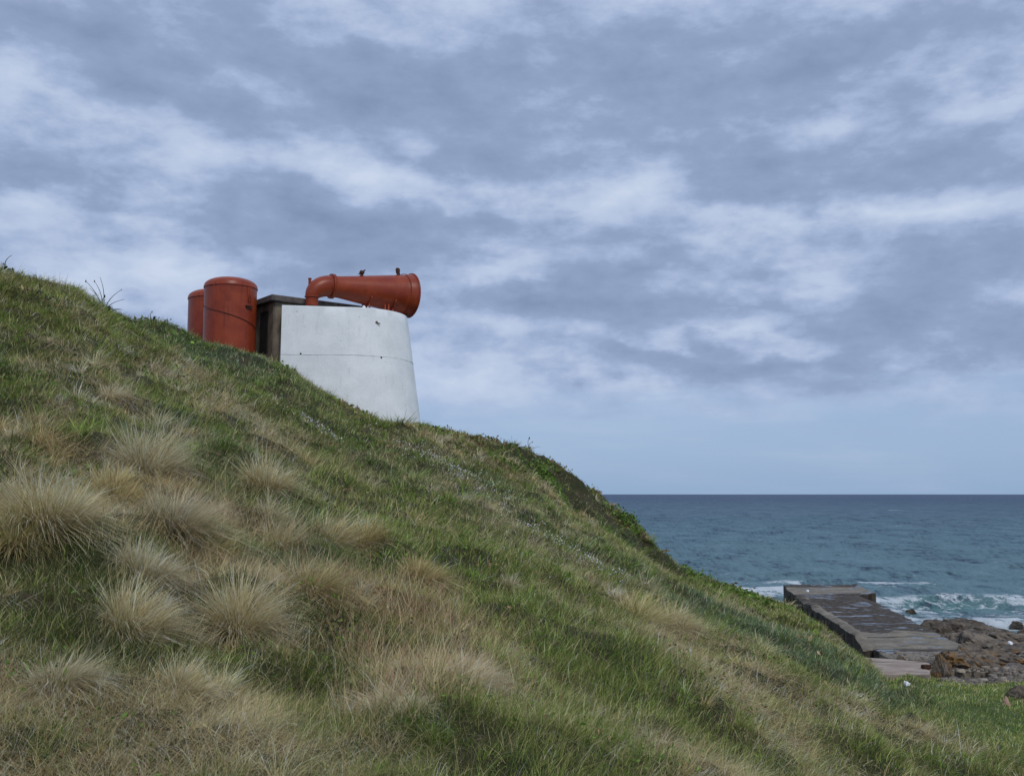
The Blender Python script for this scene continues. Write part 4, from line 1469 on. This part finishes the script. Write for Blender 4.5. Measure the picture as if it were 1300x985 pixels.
weed(131, 396, 23.6, [(109, 357, .035), (120, 357, .03), (127, 352, 0), (133, 376, .04), (154, 368, .02), (158, 380, .0), (114, 366, 0)],
     'bare forked weed stalks with seed heads over a leafy foot on the skyline')
weed(5, 348, 21.3, [(15, 324, 0), (4, 335, .03)], 'thin bent stalk on the skyline at the highest end of the bank', 5)
weed(193, 410, 26.8, [(193, 396, .03)], 'short single stalk on the skyline before the tanks', 3)
weed(672, 569, 36.5, [(672, 556, .05), (676, 561, .03)], 'small upright weed on the far brow below the white house', 4)

# crumpled white litter and pale specks
def litter(px, py, w, label, seed, d=None, cat='litter'):
    g = on_ground(px, py) if d is None else at(px, py, d)
    r = w / F * g[1] * .5
    bm = bmesh.new()
    bmesh.ops.create_icosphere(bm, subdivisions=3, radius=r)
    rs = random.Random(seed)
    for v in bm.verts:
        n_ = float(fbm(np.array(v.co.x / r * 1.6 + seed), np.array(v.co.y / r * 1.6 + v.co.z / r * 2), 3, seed))
        v.co *= (.55 + .95 * n_)
        v.co.z *= .8
    vs = [v for v in bm.verts if v.co.x < -r * .35 and v.co.z > 0]
    for v in vs: v.co.z += r * .5 * rs.random()
    o = from_bm('plastic_bag', bm, M['white'])
    o.location = (g[0], g[1], g[2] + r * .5 + .05)
    tag(o, label, cat, 'white litter lying about')


litter(1151, 874, 8, 'crumpled white plastic bag at the foot of the bank near the pale slab', 3)
litter(876, 832, 4, 'small white scrap of plastic on the lower bank grass', 4)
litter(1025, 752.5, 4, 'tiny white scrap lying on the pier top', 5, 51.5)
litter(1283, 820, 6, 'white scrap caught between the brown shore rocks', 6, 34.2)

# ------------------------------------------------------------------ camera, light, sky
cam = bpy.data.cameras.new('camera')
co = bpy.data.objects.new('camera', cam)
COL.objects.link(co)
co.location = CAM
co.rotation_euler = (math.pi / 2 + PITCH, 0, 0)
cam.sensor_width = 36
cam.lens = 36 * F / 1300
cam.clip_start = .1
cam.clip_end = 60000
SC.camera = co

SUN_EL, SUN_AZ = math.radians(47), math.radians(158)      # azimuth clockwise from +Y
sd = Vector((math.sin(SUN_AZ) * math.cos(SUN_EL), math.cos(SUN_AZ) * math.cos(SUN_EL), math.sin(SUN_EL)))
sun = bpy.data.lights.new('sun', 'SUN')
sun.energy = 1.5
sun.angle = math.radians(11)
sun.color = (1.0, .965, .91)
so = bpy.data.objects.new('sun', sun)
COL.objects.link(so)
so.location = (0, 0, 40)
so.rotation_euler = (-sd).to_track_quat('-Z', 'Y').to_euler()

wd = bpy.data.worlds.new('World')
SC.world = wd
wd.cycles.sampling_method = 'MANUAL'
wd.cycles.sample_map_resolution = 512
wd.use_nodes = True
T = NT(wd.node_tree)
dirv = T.n('ShaderNodeTexCoord').outputs['Generated']
sep = T.n('ShaderNodeSeparateXYZ', ins={0: dirv})
sx, sy, sz = sep.outputs
sky = T.n('ShaderNodeTexSky', sky_type='NISHITA', sun_disc=False, sun_elevation=SUN_EL, sun_rotation=SUN_AZ, air_density=1.0, dust_density=1.5, ozone_density=2.0)
zc = T.math('ADD', T.math('MAXIMUM', sz, 0.0), .16)
flat_ = T.n('ShaderNodeCombineXYZ', ins={0: T.math('DIVIDE', sx, zc), 1: T.math('DIVIDE', sy, zc), 2: 0.0}).outputs[0]
SKYS = 0.1


def lin(r, g, b):
    f = lambda c: ((c / 255 + .055) / 1.055) ** 2.4 if c > 10 else c / 3294
    return tuple(f(c) / SKYS for c in (r, g, b))


warp = T.n('ShaderNodeTexNoise', ins={'Vector': flat_, 'Scale': 1.1, 'Detail': 5.0, 'Roughness': .6})
wv = T.n('ShaderNodeVectorMath', operation='MULTIPLY_ADD', ins={0: warp.outputs[1], 1: (.5, .5, 0), 2: flat_}).outputs[0]
big = T.noise(T.scaled(wv, (1, .9, 1)), .85, 3, .5)
mid = T.noise(T.scaled(wv, (1, 1.1, 1)), 2.1, 7, .55)
fine = T.noise(wv, 6.5, 6, .6)
# where the clouds sit this afternoon: soft banks given by bearing and height of the sky
az = T.math('ARCTAN2', sx, sy)
el = T.math('ARCSINE', sz)
wob = T.noise(T.scaled(dirv, (1, 1, 1.9)), 6.0, 5, .55)
wob2 = T.noise(T.scaled(dirv, (1, 1, 1.9)), 5.0, 5, .55)
puff = T.noise(T.scaled(dirv, (1, 1, 2.3)), 9.0, 7, .56)
azw = T.math('ADD', az, T.math('MULTIPLY', T.math('SUBTRACT', wob, .5), .26))
elw = T.math('ADD', el, T.math('MULTIPLY', T.math('SUBTRACT', wob2, .5), .14))
acc = None
pvec = T.n('ShaderNodeCombineXYZ', ins={0: azw, 1: elw, 2: 0.0}).outputs[0]
BANKS = [  # photo px, py, half width, half height, tilt, weight ( + dark bank, - bright gap )
    (80, 40, 130, 45, 0, .55), (300, 60, 160, 30, -.05, .5), (700, 75, 260, 42, .03, .85), (1080, 80, 220, 45, .05, .7), (220, 150, 140, 40, .1, .75),
    (440, 110, 160, 40, 0, .5), (40, 222, 100, 24, -.12, .8), (540, 190, 180, 32, .1, .6), (860, 190, 150, 30, .1, .35), (1130, 190, 200, 36, 0, .7),
    (420, 290, 170, 40, .12, 1.0), (330, 330, 150, 22, 0, .6), (620, 290, 110, 22, -.12, .7), (840, 325, 140, 24, .05, .8), (900, 245, 80, 22, -.2, .4),
    (1200, 330, 130, 40, -.1, .8), (700, 380, 150, 26, .05, .8), (900, 400, 260, 24, .05, .55), (1150, 420, 200, 30, 0, .5), (800, 450, 120, 18, .1, .6),
    (960, 470, 150, 20, .05, .55), (1250, 450, 80, 20, 0, .4), (560, 240, 60, 20, 0, .3), (1250, 250, 90, 24, 0, .4),
    (60, 130, 90, 40, .1, -.7), (390, 220, 130, 26, .1, -.8), (150, 260, 130, 26, 0, -.7), (300, 105, 60, 16, .1, -.3), (760, 245, 120, 22, -.3, -.7), (1130, 262, 220, 16, .02, -.8),
    (600, 250, 60, 20, .3, -.5), (560, 275, 50, 26, .5, -.5), (640, 345, 60, 14, -.3, -.6), (960, 310, 70, 20, 0, -.6), (120, 340, 100, 30, 0, -.5), (200, 360, 60, 15, 0, -.4),
    (640, 490, 200, 40, 0, -.5), (1000, 355, 100, 16, .1, -.35), (520, 30, 120, 20, 0, -.3), (1090, 20, 90, 20, 0, -.4), (880, 440, 90, 8, .02, -.5), (980, 458, 60, 7, 0, -.4), (690, 350, 60, 12, .1, -.5), (1240, 120, 60, 14, -.3, -.5)]
for (px, py, hw, hh, tl, wt) in BANKS:
    v = Vector(at(px, py, 1.0)) - Vector(CAM)
    a0, e0 = math.atan2(v.x, v.y), math.atan2(v.z, math.hypot(v.x, v.y))
    mp = T.n('ShaderNodeMapping', vector_type='TEXTURE', ins={0: pvec, 1: (a0, e0, 0), 2: (0, 0, -tl), 3: (hw / F * 2.3, hh / F * 2.3, 1)})
    gt = T.n('ShaderNodeTexGradient', gradient_type='QUADRATIC_SPHERE', ins={0: mp.outputs[0]})
    g = T.math('MULTIPLY', gt.outputs[1], wt)
    acc = g if acc is None else T.math('ADD', acc, g)
front = T.math('MULTIPLY', T.ramp(sy, .2, .5), acc)
dens = T.math('ADD', T.math('MULTIPLY', front, .38), T.math('MULTIPLY', T.math('SUBTRACT', big, .5), .25))
dens = T.math('ADD', dens, T.math('MULTIPLY', T.math('SUBTRACT', puff, .5), 1.0))
dens = T.math('ADD', dens, T.math('MULTIPLY', T.math('SUBTRACT', mid, .5), .16))
dens = T.math('ADD', dens, T.math('MULTIPLY', T.math('SUBTRACT', fine, .5), .10))
lowband = T.ramp(el, .02, .13)
rag = T.noise(T.scaled(dirv, (1, 1, 2.0)), 24.0, 6, .6)
dens = T.math('ADD', dens, T.math('MULTIPLY', T.math('SUBTRACT', rag, .5), .42))
dens = T.math('MULTIPLY', dens, lowband)
cl = T.n('ShaderNodeValToRGB', ins={0: T.math('ADD', T.math('MULTIPLY', dens, 1.15), .425)})
cr = cl.color_ramp
cr.interpolation = 'LINEAR'
for k, (p, c) in enumerate([(0.05, (194, 206, 226)), (.33, (175, 190, 216)), (.47, (157, 174, 205)), (.60, (141, 158, 189)), (1.0, (121, 138, 169))]):
    e = cr.elements[k] if k < 2 else cr.elements.new(p)
    e.position = p
    e.color = (*[x / 12 for x in lin(*c)], 1)
cloud = T.scaled(cl.outputs[0], (12, 12, 12))
# clear blue strip above the horizon
horizon = T.mix(T.ramp(el, 0.0, .16), lin(145, 174, 211), lin(150, 173, 209))
veil = T.math('MULTIPLY', T.ramp(T.noise(T.scaled(dirv, (2, 2, 14)), 2.2, 5, .6), .45, .75), .35)
horizon = T.mix(veil, horizon, lin(172, 190, 220))
cover = T.ramp(T.math('ADD', el, T.math('MULTIPLY', T.math('SUBTRACT', mid, .5), .12)), .05, .12)
cover = T.math('MULTIPLY', cover, .97)
air = T.mix(.80, sky.outputs[0], horizon)
fin = T.mix(cover, air, cloud)
bg = T.n('ShaderNodeBackground', ins={'Strength': SKYS})
T.l(fin, bg.inputs[0])
T.l(bg.outputs[0], T.n('ShaderNodeOutputWorld').inputs[0])

SC.view_settings.view_transform = 'Standard'
SC.view_settings.look = 'None'
SC.view_settings.exposure = 0.12
SC.view_settings.gamma = 1.0
SC.view_settings.use_curve_mapping = False
SC.cycles.max_bounces = 4
SC.cycles.diffuse_bounces = 2
SC.cycles.transmission_bounces = 3
SC.cycles.use_adaptive_sampling = True
